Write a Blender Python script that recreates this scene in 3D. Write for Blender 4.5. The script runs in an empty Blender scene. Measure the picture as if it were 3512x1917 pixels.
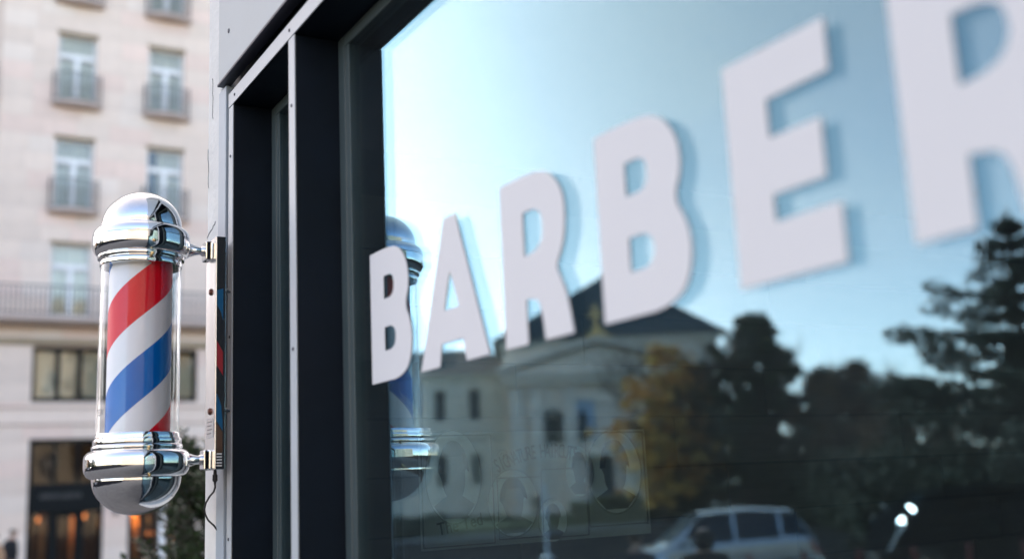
import bpy, bmesh, math, random
from mathutils import Vector, Matrix, Euler
R = math.radians
random.seed(7)
sc = bpy.context.scene
COL = sc.collection

# ------------------------------------------------------------------ camera
CAM = Vector((0.0, 0.0, 2.4))
RIGHT = Vector((0.8611838, -0.50625953, -0.0454285))
UP = Vector((-0.05734043, -0.18556505, 0.98095754))
FWD = Vector((0.50504904, 0.84217985, 0.18883476))
cam_data = bpy.data.cameras.new("camera")
cam = bpy.data.objects.new("camera", cam_data)
COL.objects.link(cam)
cam.matrix_world = Matrix(((RIGHT.x, UP.x, -FWD.x, CAM.x), (RIGHT.y, UP.y, -FWD.y, CAM.y),
                           (RIGHT.z, UP.z, -FWD.z, CAM.z), (0, 0, 0, 1)))
cam_data.sensor_width = 36.0
cam_data.lens = 37.1
cam_data.clip_start = 0.05
cam_data.clip_end = 6000.0
cam_data.dof.use_dof = True
cam_data.dof.focus_distance = 2.68
cam_data.dof.aperture_fstop = 1.5
sc.camera = cam

# ------------------------------------------------------------------ sky, sun, exposure
SUN_AZ, SUN_EL = R(8.0), R(32.0)          # azimuth from +Y towards +X
world = bpy.data.worlds.new("World")
sc.world = world
world.use_nodes = True
wn = world.node_tree
wn.nodes.clear()
sky = wn.nodes.new("ShaderNodeTexSky")
sky.sky_type = 'NISHITA'
sky.sun_disc = False
sky.sun_elevation = SUN_EL
sky.sun_rotation = SUN_AZ
sky.altitude = 900.0
sky.air_density = 1.0
sky.dust_density = 0.45
sky.ozone_density = 4.0
bg = wn.nodes.new("ShaderNodeBackground")
bg.inputs["Strength"].default_value = 0.15
wo = wn.nodes.new("ShaderNodeOutputWorld")
wb = wn.nodes.new("ShaderNodeVectorMath")          # white balance for open shade, the same in every direction
wb.operation = 'MULTIPLY'
wb.inputs[1].default_value = (1.26, 0.985, 0.79)
wn.links.new(sky.outputs[0], wb.inputs[0])


def wmath(op, *a):
    n = wn.nodes.new("ShaderNodeMath")
    n.operation = op
    for k_, v_ in enumerate(a):
        if isinstance(v_, (int, float)):
            n.inputs[k_].default_value = v_
        else:
            wn.links.new(v_, n.inputs[k_])
    return n.outputs[0]


# thin high veil of cloud: whitens the sky, most of all round the sun
wtc = wn.nodes.new("ShaderNodeTexCoord")
wdot = wn.nodes.new("ShaderNodeVectorMath")
wdot.operation = 'DOT_PRODUCT'
wn.links.new(wtc.outputs["Generated"], wdot.inputs[0])
wdot.inputs[1].default_value = (math.sin(SUN_AZ) * math.cos(SUN_EL), math.cos(SUN_AZ) * math.cos(SUN_EL), math.sin(SUN_EL))
wmap = wn.nodes.new("ShaderNodeMapping")
wmap.inputs["Scale"].default_value = (1.0, 1.0, 2.6)
wn.links.new(wtc.outputs["Generated"], wmap.inputs[0])
wnz = wn.nodes.new("ShaderNodeTexNoise")
wnz.inputs["Scale"].default_value = 2.2
wnz.inputs["Detail"].default_value = 9
wnz.inputs["Roughness"].default_value = 0.62
wn.links.new(wmap.outputs[0], wnz.inputs["Vector"])
near = wmath('POWER', wmath('MAXIMUM', wmath('MULTIPLY', wmath('ADD', wdot.outputs["Value"], 1.0), 0.5), 0.0), 2.9)
fac = wmath('MINIMUM', wmath('MULTIPLY', near, wmath('ADD', wmath('MULTIPLY', wnz.outputs["Fac"], 1.3), 0.85)), 0.92)
fac = wmath('MAXIMUM', fac, 0.0)
lum = wn.nodes.new("ShaderNodeVectorMath")
lum.operation = 'DOT_PRODUCT'
lum.inputs[1].default_value = (0.32, 0.48, 0.32)
wn.links.new(wb.outputs[0], lum.inputs[0])
veil = wn.nodes.new("ShaderNodeCombineXYZ")
for k_, w_ in enumerate((1.42, 1.24, 1.20)):
    wn.links.new(wmath('MULTIPLY', lum.outputs["Value"], w_), veil.inputs[k_])
wmix = wn.nodes.new("ShaderNodeMix")
wmix.data_type = 'VECTOR'
wn.links.new(fac, wmix.inputs["Factor"])
wn.links.new(wb.outputs[0], wmix.inputs[4])
wn.links.new(veil.outputs[0], wmix.inputs[5])
wn.links.new(wmix.outputs[1], bg.inputs[0])
wn.links.new(bg.outputs[0], wo.inputs[0])
sun_dir = Vector((math.sin(SUN_AZ) * math.cos(SUN_EL), math.cos(SUN_AZ) * math.cos(SUN_EL), math.sin(SUN_EL)))
sd = bpy.data.lights.new("sun", 'SUN')
sd.energy = 2.2
sd.angle = R(0.5)
sd.color = (1.0, 0.93, 0.82)
sun = bpy.data.objects.new("sun", sd)
COL.objects.link(sun)
sun.rotation_euler = (-sun_dir).to_track_quat('-Z', 'Y').to_euler()
sc.view_settings.view_transform = 'Standard'
sc.view_settings.look = 'None'
sc.view_settings.gamma = 1.0
sc.view_settings.use_curve_mapping = False
sc.view_settings.exposure = 2.36
try:
    sc.cycles.use_denoising = True
    sc.cycles.transparent_max_bounces = 24
    sc.cycles.max_bounces = 12
    sc.cycles.glossy_bounces = 8
    sc.cycles.sample_clamp_indirect = 8.0
    sc.cycles.caustics_reflective = False
    sc.cycles.caustics_refractive = False
except Exception:
    pass

# ------------------------------------------------------------------ materials
MAT = {}


def _nt(name):
    m = bpy.data.materials.new(name)
    m.use_nodes = True
    nt = m.node_tree
    MAT[name] = m
    return m, nt, nt.nodes["Principled BSDF"]


def mat(name, col, rough=0.6, metal=0.0, spec=0.5, var=0.0, scale=6.0, bump=0.0, bscale=None, rnd=0.0,
        rvar=0.0, stretch=None, emit=None, coat=0.0, transl=0.0):
    """principled surface with noise colour variation, optional per-object variation and bump"""
    m, nt, b = _nt(name)
    N, L = nt.nodes, nt.links
    b.inputs["Base Color"].default_value = (*col, 1)
    b.inputs["Roughness"].default_value = rough
    b.inputs["Metallic"].default_value = metal
    b.inputs["Specular IOR Level"].default_value = spec
    if coat:
        b.inputs["Coat Weight"].default_value = coat
        b.inputs["Coat Roughness"].default_value = 0.05
    if emit:
        b.inputs["Emission Color"].default_value = (*emit[0], 1)
        b.inputs["Emission Strength"].default_value = emit[1]
    tc = N.new("ShaderNodeTexCoord")
    mp = N.new("ShaderNodeMapping")
    L.new(tc.outputs["Object"], mp.inputs[0])
    if stretch:
        mp.inputs["Scale"].default_value = stretch
    val = None
    if var > 0:
        nz = N.new("ShaderNodeTexNoise")
        nz.inputs["Scale"].default_value = scale
        nz.inputs["Detail"].default_value = 8
        nz.inputs["Roughness"].default_value = 0.65
        L.new(mp.outputs[0], nz.inputs["Vector"])
        mr = N.new("ShaderNodeMapRange")
        mr.inputs[1].default_value = 0.25
        mr.inputs[2].default_value = 0.75
        mr.inputs[3].default_value = 1 - var
        mr.inputs[4].default_value = 1 + var
        L.new(nz.outputs["Fac"], mr.inputs[0])
        val = mr.outputs[0]
        if rvar:
            mr2 = N.new("ShaderNodeMapRange")
            mr2.inputs[3].default_value = max(0.0, rough - rvar)
            mr2.inputs[4].default_value = min(1.0, rough + rvar)
            L.new(nz.outputs["Fac"], mr2.inputs[0])
            L.new(mr2.outputs[0], b.inputs["Roughness"])
    if rnd > 0:
        oi = N.new("ShaderNodeObjectInfo")
        mr = N.new("ShaderNodeMapRange")
        mr.inputs[3].default_value = 1 - rnd
        mr.inputs[4].default_value = 1 + rnd
        L.new(oi.outputs["Random"], mr.inputs[0])
        if val:
            mu = N.new("ShaderNodeMath")
            mu.operation = 'MULTIPLY'
            L.new(val, mu.inputs[0])
            L.new(mr.outputs[0], mu.inputs[1])
            val = mu.outputs[0]
        else:
            val = mr.outputs[0]
    if val:
        vm = N.new("ShaderNodeVectorMath")
        vm.operation = 'SCALE'
        vm.inputs[0].default_value = col
        L.new(val, vm.inputs["Scale"])
        L.new(vm.outputs[0], b.inputs["Base Color"])
    if bump > 0:
        nb = N.new("ShaderNodeTexNoise")
        nb.inputs["Scale"].default_value = bscale or scale * 4
        nb.inputs["Detail"].default_value = 6
        L.new(mp.outputs[0], nb.inputs["Vector"])
        bp = N.new("ShaderNodeBump")
        bp.inputs["Strength"].default_value = 1.0
        bp.inputs["Distance"].default_value = bump
        L.new(nb.outputs["Fac"], bp.inputs["Height"])
        L.new(bp.outputs[0], b.inputs["Normal"])
    if transl > 0:
        tr = N.new("ShaderNodeBsdfTranslucent")
        if val:
            L.new(vm.outputs[0], tr.inputs[0])
        else:
            tr.inputs[0].default_value = (*col, 1)
        mx = N.new("ShaderNodeMixShader")
        mx.inputs[0].default_value = transl
        L.new(b.outputs[0], mx.inputs[1])
        L.new(tr.outputs[0], mx.inputs[2])
        L.new(mx.outputs[0], N["Material Output"].inputs[0])
    return m


def pane_mat(name, tint=(0.93, 0.97, 0.96), f0=0.043, rough=0.0, wave=0.0, refl=(0.97, 0.985, 1.0), dust=0.0):
    """thin clear sheet: Schlick reflection of both faces over straight transmission"""
    m, nt, b = _nt(name)
    N, L = nt.nodes, nt.links
    N.remove(b)
    lw = N.new("ShaderNodeLayerWeight")
    lw.inputs["Blend"].default_value = 0.5

    def math_(op, a, c):
        n = N.new("ShaderNodeMath")
        n.operation = op
        for i, v in enumerate((a, c)):
            if isinstance(v, (int, float)):
                n.inputs[i].default_value = v
            else:
                L.new(v, n.inputs[i])
        return n.outputs[0]
    p5 = math_('POWER', lw.outputs["Facing"], 5.0)
    F = math_('ADD', math_('MULTIPLY', p5, 1 - f0), f0)
    F2 = math_('DIVIDE', math_('MULTIPLY', F, 2.0), math_('ADD', F, 1.0))
    tr = N.new("ShaderNodeBsdfTransparent")
    tr.inputs[0].default_value = (*tint, 1)
    gl = N.new("ShaderNodeBsdfGlossy")
    gl.inputs[0].default_value = (*refl, 1)
    gl.inputs["Roughness"].default_value = rough
    if wave:
        tc = N.new("ShaderNodeTexCoord")
        nz = N.new("ShaderNodeTexNoise")
        nz.inputs["Scale"].default_value = 1.3
        L.new(tc.outputs["Object"], nz.inputs["Vector"])
        bp = N.new("ShaderNodeBump")
        bp.inputs["Distance"].default_value = wave
        L.new(nz.outputs["Fac"], bp.inputs["Height"])
        L.new(bp.outputs[0], gl.inputs["Normal"])
    mx = N.new("ShaderNodeMixShader")
    L.new(F2, mx.inputs[0])
    L.new(tr.outputs[0], mx.inputs[1])
    L.new(gl.outputs[0], mx.inputs[2])
    out = mx.outputs[0]
    if dust:
        # thin uneven film of dust and wiped streaks
        tc = N.new("ShaderNodeTexCoord")
        mp = N.new("ShaderNodeMapping")
        mp.inputs["Scale"].default_value = (1, 1.0, 2.4)
        mp.inputs["Rotation"].default_value = (0.6, 0, 0)
        L.new(tc.outputs["Object"], mp.inputs[0])
        nz = N.new("ShaderNodeTexNoise")
        nz.inputs["Scale"].default_value = 3.0
        nz.inputs["Detail"].default_value = 9
        nz.inputs["Roughness"].default_value = 0.7
        L.new(mp.outputs[0], nz.inputs["Vector"])
        df = N.new("ShaderNodeBsdfDiffuse")
        df.inputs[0].default_value = (0.62, 0.68, 0.74, 1)
        m2 = N.new("ShaderNodeMixShader")
        L.new(math_('MULTIPLY', math_('POWER', nz.outputs["Fac"], 1.6), dust * 2.6), m2.inputs[0])
        L.new(out, m2.inputs[1])
        L.new(df.outputs[0], m2.inputs[2])
        out = m2.outputs[0]
    L.new(out, N["Material Output"].inputs[0])
    return m


pane_mat("window_glass", tint=(0.82, 0.90, 0.90), f0=0.077, refl=(0.36, 0.745, 1.0), dust=0.012)
pane_mat("inner_glass", tint=(0.84, 0.90, 0.90), f0=0.060, refl=(0.92, 0.84, 0.82), dust=0.006)
pane_mat("tube_glass", tint=(0.98, 0.985, 0.985), f0=0.014)
pane_mat("clear_edge", tint=(0.96, 0.985, 0.98), f0=0.0)
pane_mat("far_glass", tint=(0.93, 0.94, 0.89), f0=0.03, wave=0.004)
pane_mat("shop_glass", tint=(0.72, 0.75, 0.74), f0=0.012, wave=0.004)
pane_mat("car_glass", tint=(0.06, 0.07, 0.08), f0=0.03, refl=(0.55, 0.66, 0.75))
pane_mat("van_glass", tint=(0.05, 0.06, 0.07), f0=0.01, refl=(0.10, 0.20, 0.26))
mat("chrome", (0.86, 0.87, 0.88), rough=0.035, metal=1.0, var=0.03, scale=3, rvar=0.02)
mat("chrome_worn", (0.80, 0.81, 0.82), rough=0.07, metal=1.0, var=0.10, scale=16, rvar=0.06, bump=0.00035, bscale=45)
mat("brushed_aluminium", (0.90, 0.90, 0.90), rough=0.22, metal=1.0, var=0.08, scale=10, rvar=0.08, stretch=(1, 1, 0.1))
mat("plate_side", (0.16, 0.18, 0.20), rough=0.12, metal=0.8, var=0.1, scale=20)
mat("drum_white", (0.88, 0.88, 0.92), rough=0.4, spec=0.15, var=0.03, scale=8)
mat("stripe_red", (0.80, 0.006, 0.022), rough=0.4, spec=0.15, var=0.05, scale=8)
mat("stripe_blue", (0.0, 0.150, 0.56), rough=0.4, spec=0.15, var=0.05, scale=8)
mat("reflection_red", (0.34, 0.03, 0.04), rough=0.3, var=0.05)  # colours of the pole's reflection painted on the plate side
mat("reflection_blue", (0.01, 0.11, 0.24), rough=0.3, var=0.05)
mat("reflection_brown", (0.11, 0.065, 0.045), rough=0.3, var=0.3, scale=40)
mat("brass", (0.75, 0.55, 0.28), rough=0.25, metal=1.0, var=0.1, scale=40)
mat("screw_rust", (0.14, 0.05, 0.035), rough=0.45, metal=0.6, var=0.2, scale=60)
mat("screw_dark", (0.045, 0.05, 0.07), rough=0.4, metal=0.5, var=0.2, scale=60)
mat("paper_label", (0.78, 0.78, 0.78), rough=0.5, var=0.04)
mat("print_grey", (0.25, 0.25, 0.26), rough=0.6, var=0.05)
mat("print_tube", (0.18, 0.18, 0.2), rough=0.6, var=0.05)
mat("black_rubber", (0.012, 0.012, 0.014), rough=0.5, var=0.1, scale=40)
mat("frame_black", (0.0042, 0.0085, 0.0155), rough=0.55, spec=0.2, var=0.4, scale=4, rvar=0.2, bump=0.0005, bscale=90)
mat("frame_teal", (0.075, 0.10, 0.105), rough=0.35, spec=0.5, var=0.08, scale=6)
mat("trim_white", (0.47, 0.505, 0.535), rough=0.35, spec=0.5, var=0.025, scale=10, bump=0.0001, bscale=40)
mat("fascia_grey", (0.34, 0.39, 0.42), rough=0.35, spec=0.5, var=0.06, scale=2.5, rvar=0.1, bump=0.0003, bscale=25)
mat("strip_bluegrey", (0.36, 0.42, 0.48), rough=0.4, var=0.06, scale=8, bump=0.0003, bscale=60)
mat("stucco", (0.72, 0.715, 0.70), rough=0.9, spec=0.2, var=0.10, scale=7, bump=0.0022, bscale=70)
mat("crack_dark", (0.12, 0.12, 0.13), rough=0.9)
mat("vinyl_white", (0.66, 0.66, 0.68), rough=0.5, spec=0.2, var=0.012, scale=4)
mat("interior_paint", (0.055, 0.068, 0.078), rough=0.8, var=0.05)
mat("interior_floor", (0.03, 0.026, 0.024), rough=0.5, var=0.2)
mat("plank_wood", (0.115, 0.112, 0.105), rough=0.55, var=0.22, scale=5, stretch=(1, 1, 14), rnd=0.10, bump=0.0004, bscale=30)
mat("poster_paper", (0.46, 0.46, 0.42), rough=0.6, var=0.06, scale=4)
mat("poster_light", (0.78, 0.78, 0.71), rough=0.6, var=0.05, scale=9)
mat("poster_ink", (0.035, 0.035, 0.035), rough=0.6, var=0.1)
mat("poster_mid", (0.17, 0.16, 0.145), rough=0.6, var=0.35, scale=14)
mat("hotel_stone", (0.74, 0.61, 0.525), rough=0.8, spec=0.25, var=0.06, scale=1.6, rnd=0.05, bump=0.002, bscale=30)
mat("hotel_stone_warm", (0.76, 0.595, 0.515), rough=0.8, spec=0.25, var=0.07, scale=1.6, rnd=0.06, bump=0.002, bscale=30)
mat("hotel_stone_pale", (0.76, 0.645, 0.565), rough=0.8, spec=0.25, var=0.06, scale=1.6, rnd=0.06, bump=0.002, bscale=30)
mat("hotel_wall", (0.64, 0.52, 0.45), rough=0.85, spec=0.2, var=0.1, scale=1.0, bump=0.004, bscale=12)
mat("hotel_ledge", (0.48, 0.39, 0.35), rough=0.85, var=0.18, scale=2.5, bump=0.004, bscale=20)
mat("lintel_tan", (0.36, 0.29, 0.20), rough=0.8, var=0.12, scale=4)
mat("window_white", (0.78, 0.78, 0.78), rough=0.45, var=0.03)
mat("shop_frame", (0.006, 0.009, 0.011), rough=0.5, spec=0.12, var=0.1, scale=4)
mat("curtain", (0.84, 0.80, 0.73), rough=0.9, var=0.16, scale=9, stretch=(6, 1, 0.5), rnd=0.16, transl=0.3)
mat("iron", (0.030, 0.038, 0.050), rough=0.5, metal=0.3, var=0.15, scale=12)
mat("sign_grey", (0.085, 0.088, 0.092), rough=0.5)
mat("wood_orange", (0.42, 0.20, 0.075), rough=0.5, var=0.25, scale=3, stretch=(6, 6, 0.6))
mat("shop_dark", (0.085, 0.06, 0.045), rough=0.7, var=0.3, scale=3)
mat("lamp_warm", (1.0, 0.5, 0.2), rough=0.5, emit=((1.0, 0.27, 0.06), 0.75))
mat("glint_white", (1.0, 0.95, 0.9), rough=0.5, emit=((1.0, 0.93, 0.85), 14.0))  # glow for the added sun glints on the van
mat("leaf_dark", (0.042, 0.072, 0.030), rough=0.2, spec=1.0, var=0.4, scale=3, transl=0.12)
mat("leaf_conifer", (0.036, 0.050, 0.032), rough=0.6, spec=0.3, var=0.5, scale=1.2, transl=0.14)
mat("leaf_green", (0.045, 0.065, 0.022), rough=0.5, spec=0.4, var=0.45, scale=1.5, transl=0.2)
mat("leaf_orange", (0.42, 0.20, 0.05), rough=0.6, spec=0.3, var=0.5, scale=1.2, transl=0.45)
mat("leaf_olive", (0.10, 0.085, 0.035), rough=0.6, spec=0.3, var=0.5, scale=1.2, transl=0.3)
mat("leaf_yellow", (0.56, 0.36, 0.10), rough=0.6, spec=0.3, var=0.5, scale=1.2, transl=0.45)
mat("leaf_brown", (0.115, 0.072, 0.042), rough=0.7, spec=0.2, var=0.4, scale=1.5, transl=0.15)
mat("leaf_bluegreen", (0.045, 0.075, 0.06), rough=0.5, spec=0.4, var=0.4, scale=2, transl=0.15)
mat("bark", (0.055, 0.042, 0.034), rough=0.9, var=0.3, scale=8, bump=0.01, bscale=14)
mat("twig", (0.045, 0.035, 0.03), rough=0.9, var=0.3, scale=8)
mat("asphalt", (0.017, 0.018, 0.021), rough=0.95, spec=0.0, var=0.25, scale=1.2, bump=0.004, bscale=60)
mat("paving", (0.125, 0.123, 0.118), rough=0.85, var=0.22, scale=1.4, bump=0.004, bscale=30)
mat("kerb_stone", (0.30, 0.29, 0.28), rough=0.85, var=0.15, scale=4, bump=0.004, bscale=30)
mat("lawn_grass", (0.034, 0.046, 0.022), rough=0.9, spec=0.15, var=0.45, scale=0.9, bump=0.05, bscale=14)
mat("earth", (0.07, 0.075, 0.045), rough=0.95, var=0.35, scale=0.2)
mat("church_wall", (0.80, 0.66, 0.55), rough=0.85, var=0.14, scale=0.7, bump=0.004, bscale=12)
mat("church_trim", (0.74, 0.64, 0.55), rough=0.8, var=0.10, scale=1.2)
mat("church_roof", (0.055, 0.075, 0.085), rough=0.6, var=0.2, scale=1.5)
mat("house_wall", (0.58, 0.54, 0.47), rough=0.85, var=0.12, scale=0.8)
mat("house_roof", (0.12, 0.085, 0.075), rough=0.8, var=0.25, scale=3)
mat("dark_opening", (0.03, 0.04, 0.045), rough=0.4, var=0.2)
mat("gold", (0.85, 0.52, 0.20), rough=0.5, metal=0.0, var=0.15)
mat("banner_blue", (0.38, 0.48, 0.60), rough=0.7, var=0.1, scale=2)
mat("statue_dark", (0.035, 0.045, 0.05), rough=0.6, var=0.2)
mat("pale_stone", (0.40, 0.33, 0.25), rough=0.85, var=0.10, scale=0.8, bump=0.004, bscale=10)
mat("paint_silver", (0.60, 0.64, 0.68), rough=0.25, metal=0.55, coat=0.8, var=0.03, scale=3)
mat("paint_black", (0.006, 0.007, 0.010), rough=0.5, spec=0.0, var=0.1, scale=3)
mat("paint_blue", (0.015, 0.13, 0.42), rough=0.25, coat=0.8, var=0.04, scale=3)
mat("plastic_dark", (0.018, 0.019, 0.021), rough=0.5, var=0.15)
mat("lens_clear", (0.62, 0.64, 0.66), rough=0.1, var=0.05)
mat("lens_red", (0.30, 0.012, 0.012), rough=0.2, var=0.1)
mat("bollard_red", (0.19, 0.012, 0.014), rough=0.4, var=0.1)
mat("post_white", (0.70, 0.74, 0.78), rough=0.4, var=0.05)
mat("skin", (0.45, 0.28, 0.21), rough=0.55, var=0.06, scale=20)
mat("cloth_black", (0.010, 0.011, 0.015), rough=0.85, var=0.25, scale=12)
mat("cloth_navy", (0.012, 0.018, 0.034), rough=0.85, var=0.25, scale=12)
mat("cloth_tan", (0.42, 0.27, 0.17), rough=0.9, var=0.2, scale=10)
mat("hair_dark", (0.012, 0.010, 0.009), rough=0.5, var=0.3, scale=40)
mat("hair_auburn", (0.16, 0.05, 0.03), rough=0.5, var=0.3, scale=40)
mat("terracotta", (0.11, 0.10, 0.10), rough=0.8, var=0.15)


# ------------------------------------------------------------------ mesh helpers
class MB:
    """collects shapes and links them as one mesh object"""

    def __init__(s):
        s.v, s.f, s.sm = [], [], []

    def add(s, vs, fs, smooth=False):
        o = len(s.v)
        s.v += [tuple(x) for x in vs]
        s.f += [tuple(i + o for i in f) for f in fs]
        s.sm += [smooth] * len(fs)
        return s

    def box(s, x0, x1, y0, y1, z0, z1, M=None):
        vs = [Vector(p) for p in ((x0, y0, z0), (x1, y0, z0), (x1, y1, z0), (x0, y1, z0),
                                  (x0, y0, z1), (x1, y0, z1), (x1, y1, z1), (x0, y1, z1))]
        if M:
            vs = [M @ p for p in vs]
        return s.add(vs, [(0, 3, 2, 1), (4, 5, 6, 7), (0, 1, 5, 4), (1, 2, 6, 5), (2, 3, 7, 6), (3, 0, 4, 7)])

    def bbox(s, x0, x1, y0, y1, z0, z1, b=0.003, M=None):
        """box with bevelled vertical and horizontal edges"""
        bm = bmesh.new()
        vs = [bm.verts.new(p) for p in ((x0, y0, z0), (x1, y0, z0), (x1, y1, z0), (x0, y1, z0),
                                        (x0, y0, z1), (x1, y0, z1), (x1, y1, z1), (x0, y1, z1))]
        for f in [(0, 3, 2, 1), (4, 5, 6, 7), (0, 1, 5, 4), (1, 2, 6, 5), (2, 3, 7, 6), (3, 0, 4, 7)]:
            bm.faces.new([vs[i] for i in f])
        bmesh.ops.bevel(bm, geom=list(bm.edges), offset=b, segments=2, affect='EDGES', profile=0.5)
        return s.bm(bm, M)

    def bm(s, bm, M=None, smooth=False):
        bm.verts.index_update()
        vs = [(M @ v.co if M else v.co.copy()) for v in bm.verts]
        fs = [[v.index for v in f.verts] for f in bm.faces]
        bm.free()
        return s.add(vs, fs, smooth)

    def mesh(s, me, M=None, smooth=False):
        return s.add([(M @ v.co if M else v.co.copy()) for v in me.vertices], [list(p.vertices) for p in me.polygons], smooth)

    def lathe(s, prof, c=(0, 0, 0), n=48, M=None, smooth=True, cap=True):
        """profile of (radius, z) turned about the vertical through c"""
        vs, fs = [], []
        k = len(prof)
        for i in range(n):
            a = 2 * math.pi * i / n
            for r, z in prof:
                p = Vector((r * math.cos(a), r * math.sin(a), z))
                vs.append((M @ p if M else p) + Vector(c))
        for i in range(n):
            j = (i + 1) % n
            for q in range(k - 1):
                fs.append((i * k + q, j * k + q, j * k + q + 1, i * k + q + 1))
        if cap:
            if prof[0][0] > 1e-6:
                fs.append(tuple(i * k for i in reversed(range(n))))
            if prof[-1][0] > 1e-6:
                fs.append(tuple(i * k + k - 1 for i in range(n)))
        return s.add(vs, fs, smooth)

    def tube(s, pts, rad, n=8, smooth=True, cap=True):
        """tube along points; rad one number or one per point"""
        pts = [Vector(p) for p in pts]
        if not isinstance(rad, (list, tuple)):
            rad = [rad] * len(pts)
        vs, fs = [], []
        ref = Vector((0.31, 0.17, 0.93)).normalized()
        for i, p in enumerate(pts):
            d = (pts[min(i + 1, len(pts) - 1)] - pts[max(i - 1, 0)]).normalized()
            a = d.cross(ref)
            if a.length < 1e-4:
                a = d.cross(Vector((1, 0, 0)))
            a.normalize()
            b = d.cross(a)
            for j in range(n):
                t = 2 * math.pi * j / n
                vs.append(p + (a * math.cos(t) + b * math.sin(t)) * rad[i])
        for i in range(len(pts) - 1):
            for j in range(n):
                k = (j + 1) % n
                fs.append((i * n + j, i * n + k, (i + 1) * n + k, (i + 1) * n + j))
        if cap:
            fs.append(tuple(reversed(range(n))))
            fs.append(tuple((len(pts) - 1) * n + j for j in range(n)))
        return s.add(vs, fs, smooth)

    def prism(s, poly, h0, h1, axis=2, M=None):
        """polygon extruded; axis 2: (x,y) by z, axis 1: (x,z) by y, axis 0: (y,z) by x"""
        def P(a, b, h):
            p = Vector((a, b, h)) if axis == 2 else Vector((a, h, b)) if axis == 1 else Vector((h, a, b))
            return M @ p if M else p
        n = len(poly)
        vs = [P(a, b, h0) for a, b in poly] + [P(a, b, h1) for a, b in poly]
        fs = [tuple(range(n)), tuple(reversed(range(n, 2 * n)))]
        fs += [(i, i + n, (i + 1) % n + n, (i + 1) % n) for i in range(n)]
        return s.add(vs, fs)

    def build(s, name, m, parent=None, kind=None, loc=None, label=None):
        me = bpy.data.meshes.new(name)
        me.from_pydata(s.v, [], s.f)
        me.validate()
        bm = bmesh.new()
        bm.from_mesh(me)
        if not getattr(s, 'keep', False):
            bmesh.ops.recalc_face_normals(bm, faces=bm.faces)
        bm.to_mesh(me)
        bm.free()
        if len(me.polygons) == len(s.sm):
            me.polygons.foreach_set("use_smooth", s.sm)
        if m:
            me.materials.append(MAT[m] if isinstance(m, str) else m)
        o = bpy.data.objects.new(name, me)
        COL.objects.link(o)
        if parent:
            o.parent = parent
        if loc:
            o.location = loc
        if kind:
            o["kind"] = kind
        if label:
            o["label"] = label
        if any(s.sm):
            try:
                me.set_sharp_from_angle(angle=R(38))
            except Exception:
                pass
        return o


def tag(o, label, cat, group=None):
    o["label"] = label
    o["category"] = cat
    if group:
        o["group"] = group
    return o


def thing(name, label, cat, loc=(0, 0, 0), rz=0.0, group=None):
    o = bpy.data.objects.new(name, None)
    o.empty_display_size = 0.1
    COL.objects.link(o)
    o.location = loc
    o.rotation_euler = (0, 0, rz)
    return tag(o, label, cat, group)


def copy_tree(o, parent=None):
    c = o.copy()
    COL.objects.link(c)
    if parent:
        c.parent = parent
    for ch in list(o.children):
        copy_tree(ch, c)
    return c


def struct(name, mb, m):
    o = mb.build(name, m)
    o["kind"] = "structure"
    return o


def share(name, me, parent, loc, scale=(1, 1, 1), rot=(0, 0, 0), kind=None):
    o = bpy.data.objects.new(name, me)
    COL.objects.link(o)
    o.parent = parent
    o.location = loc
    o.scale = scale
    o.rotation_euler = rot
    if kind:
        o["kind"] = kind
    return o


def text_mesh(body, size, extrude=0.001, bold=0.0, spacing=1.0, xscale=1.0):
    cu = bpy.data.curves.new("text_tmp", 'FONT')
    cu.body = body
    cu.size = size
    cu.extrude = extrude
    cu.offset = bold
    cu.space_character = spacing
    cu.align_x = 'CENTER'
    cu.resolution_u = 3
    o = bpy.data.objects.new("text_tmp", cu)
    COL.objects.link(o)
    me = bpy.data.meshes.new_from_object(o.evaluated_get(bpy.context.evaluated_depsgraph_get()))
    bpy.data.objects.remove(o)
    bpy.data.curves.remove(cu)
    if xscale != 1.0:
        for v in me.vertices:
            v.co.x *= xscale
    return me


def outline_mesh(loops, extrude):
    """flat filled outlines (first outer, then holes) as a thin plate in the XY plane"""
    cu = bpy.data.curves.new("outline_tmp", 'CURVE')
    cu.dimensions = '2D'
    cu.fill_mode = 'BOTH'
    cu.extrude = extrude
    for lp in loops:
        sp = cu.splines.new('POLY')
        sp.points.add(len(lp) - 1)
        for p, (a, b) in zip(sp.points, lp):
            p.co = (a, b, 0, 1)
        sp.use_cyclic_u = True
    o = bpy.data.objects.new("outline_tmp", cu)
    COL.objects.link(o)
    me = bpy.data.meshes.new_from_object(o.evaluated_get(bpy.context.evaluated_depsgraph_get()))
    bpy.data.objects.remove(o)
    bpy.data.curves.remove(cu)
    return me


def smooth_loop(pts, rounds=2, keep=()):
    """corner-cutting; indices in keep stay sharp"""
    P = [(p, i in keep) for i, p in enumerate(pts)]
    for _ in range(rounds):
        Q = []
        n = len(P)
        for i in range(n):
            (a, ka), (p, kp), (b, kb) = P[i - 1], P[i], P[(i + 1) % n]
            if kp:
                Q.append((p, True))
            else:
                Q.append(((p[0] * .75 + a[0] * .25, p[1] * .75 + a[1] * .25), False))
                Q.append(((p[0] * .75 + b[0] * .25, p[1] * .75 + b[1] * .25), False))
        P = Q
    return [p for p, _ in P]


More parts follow.
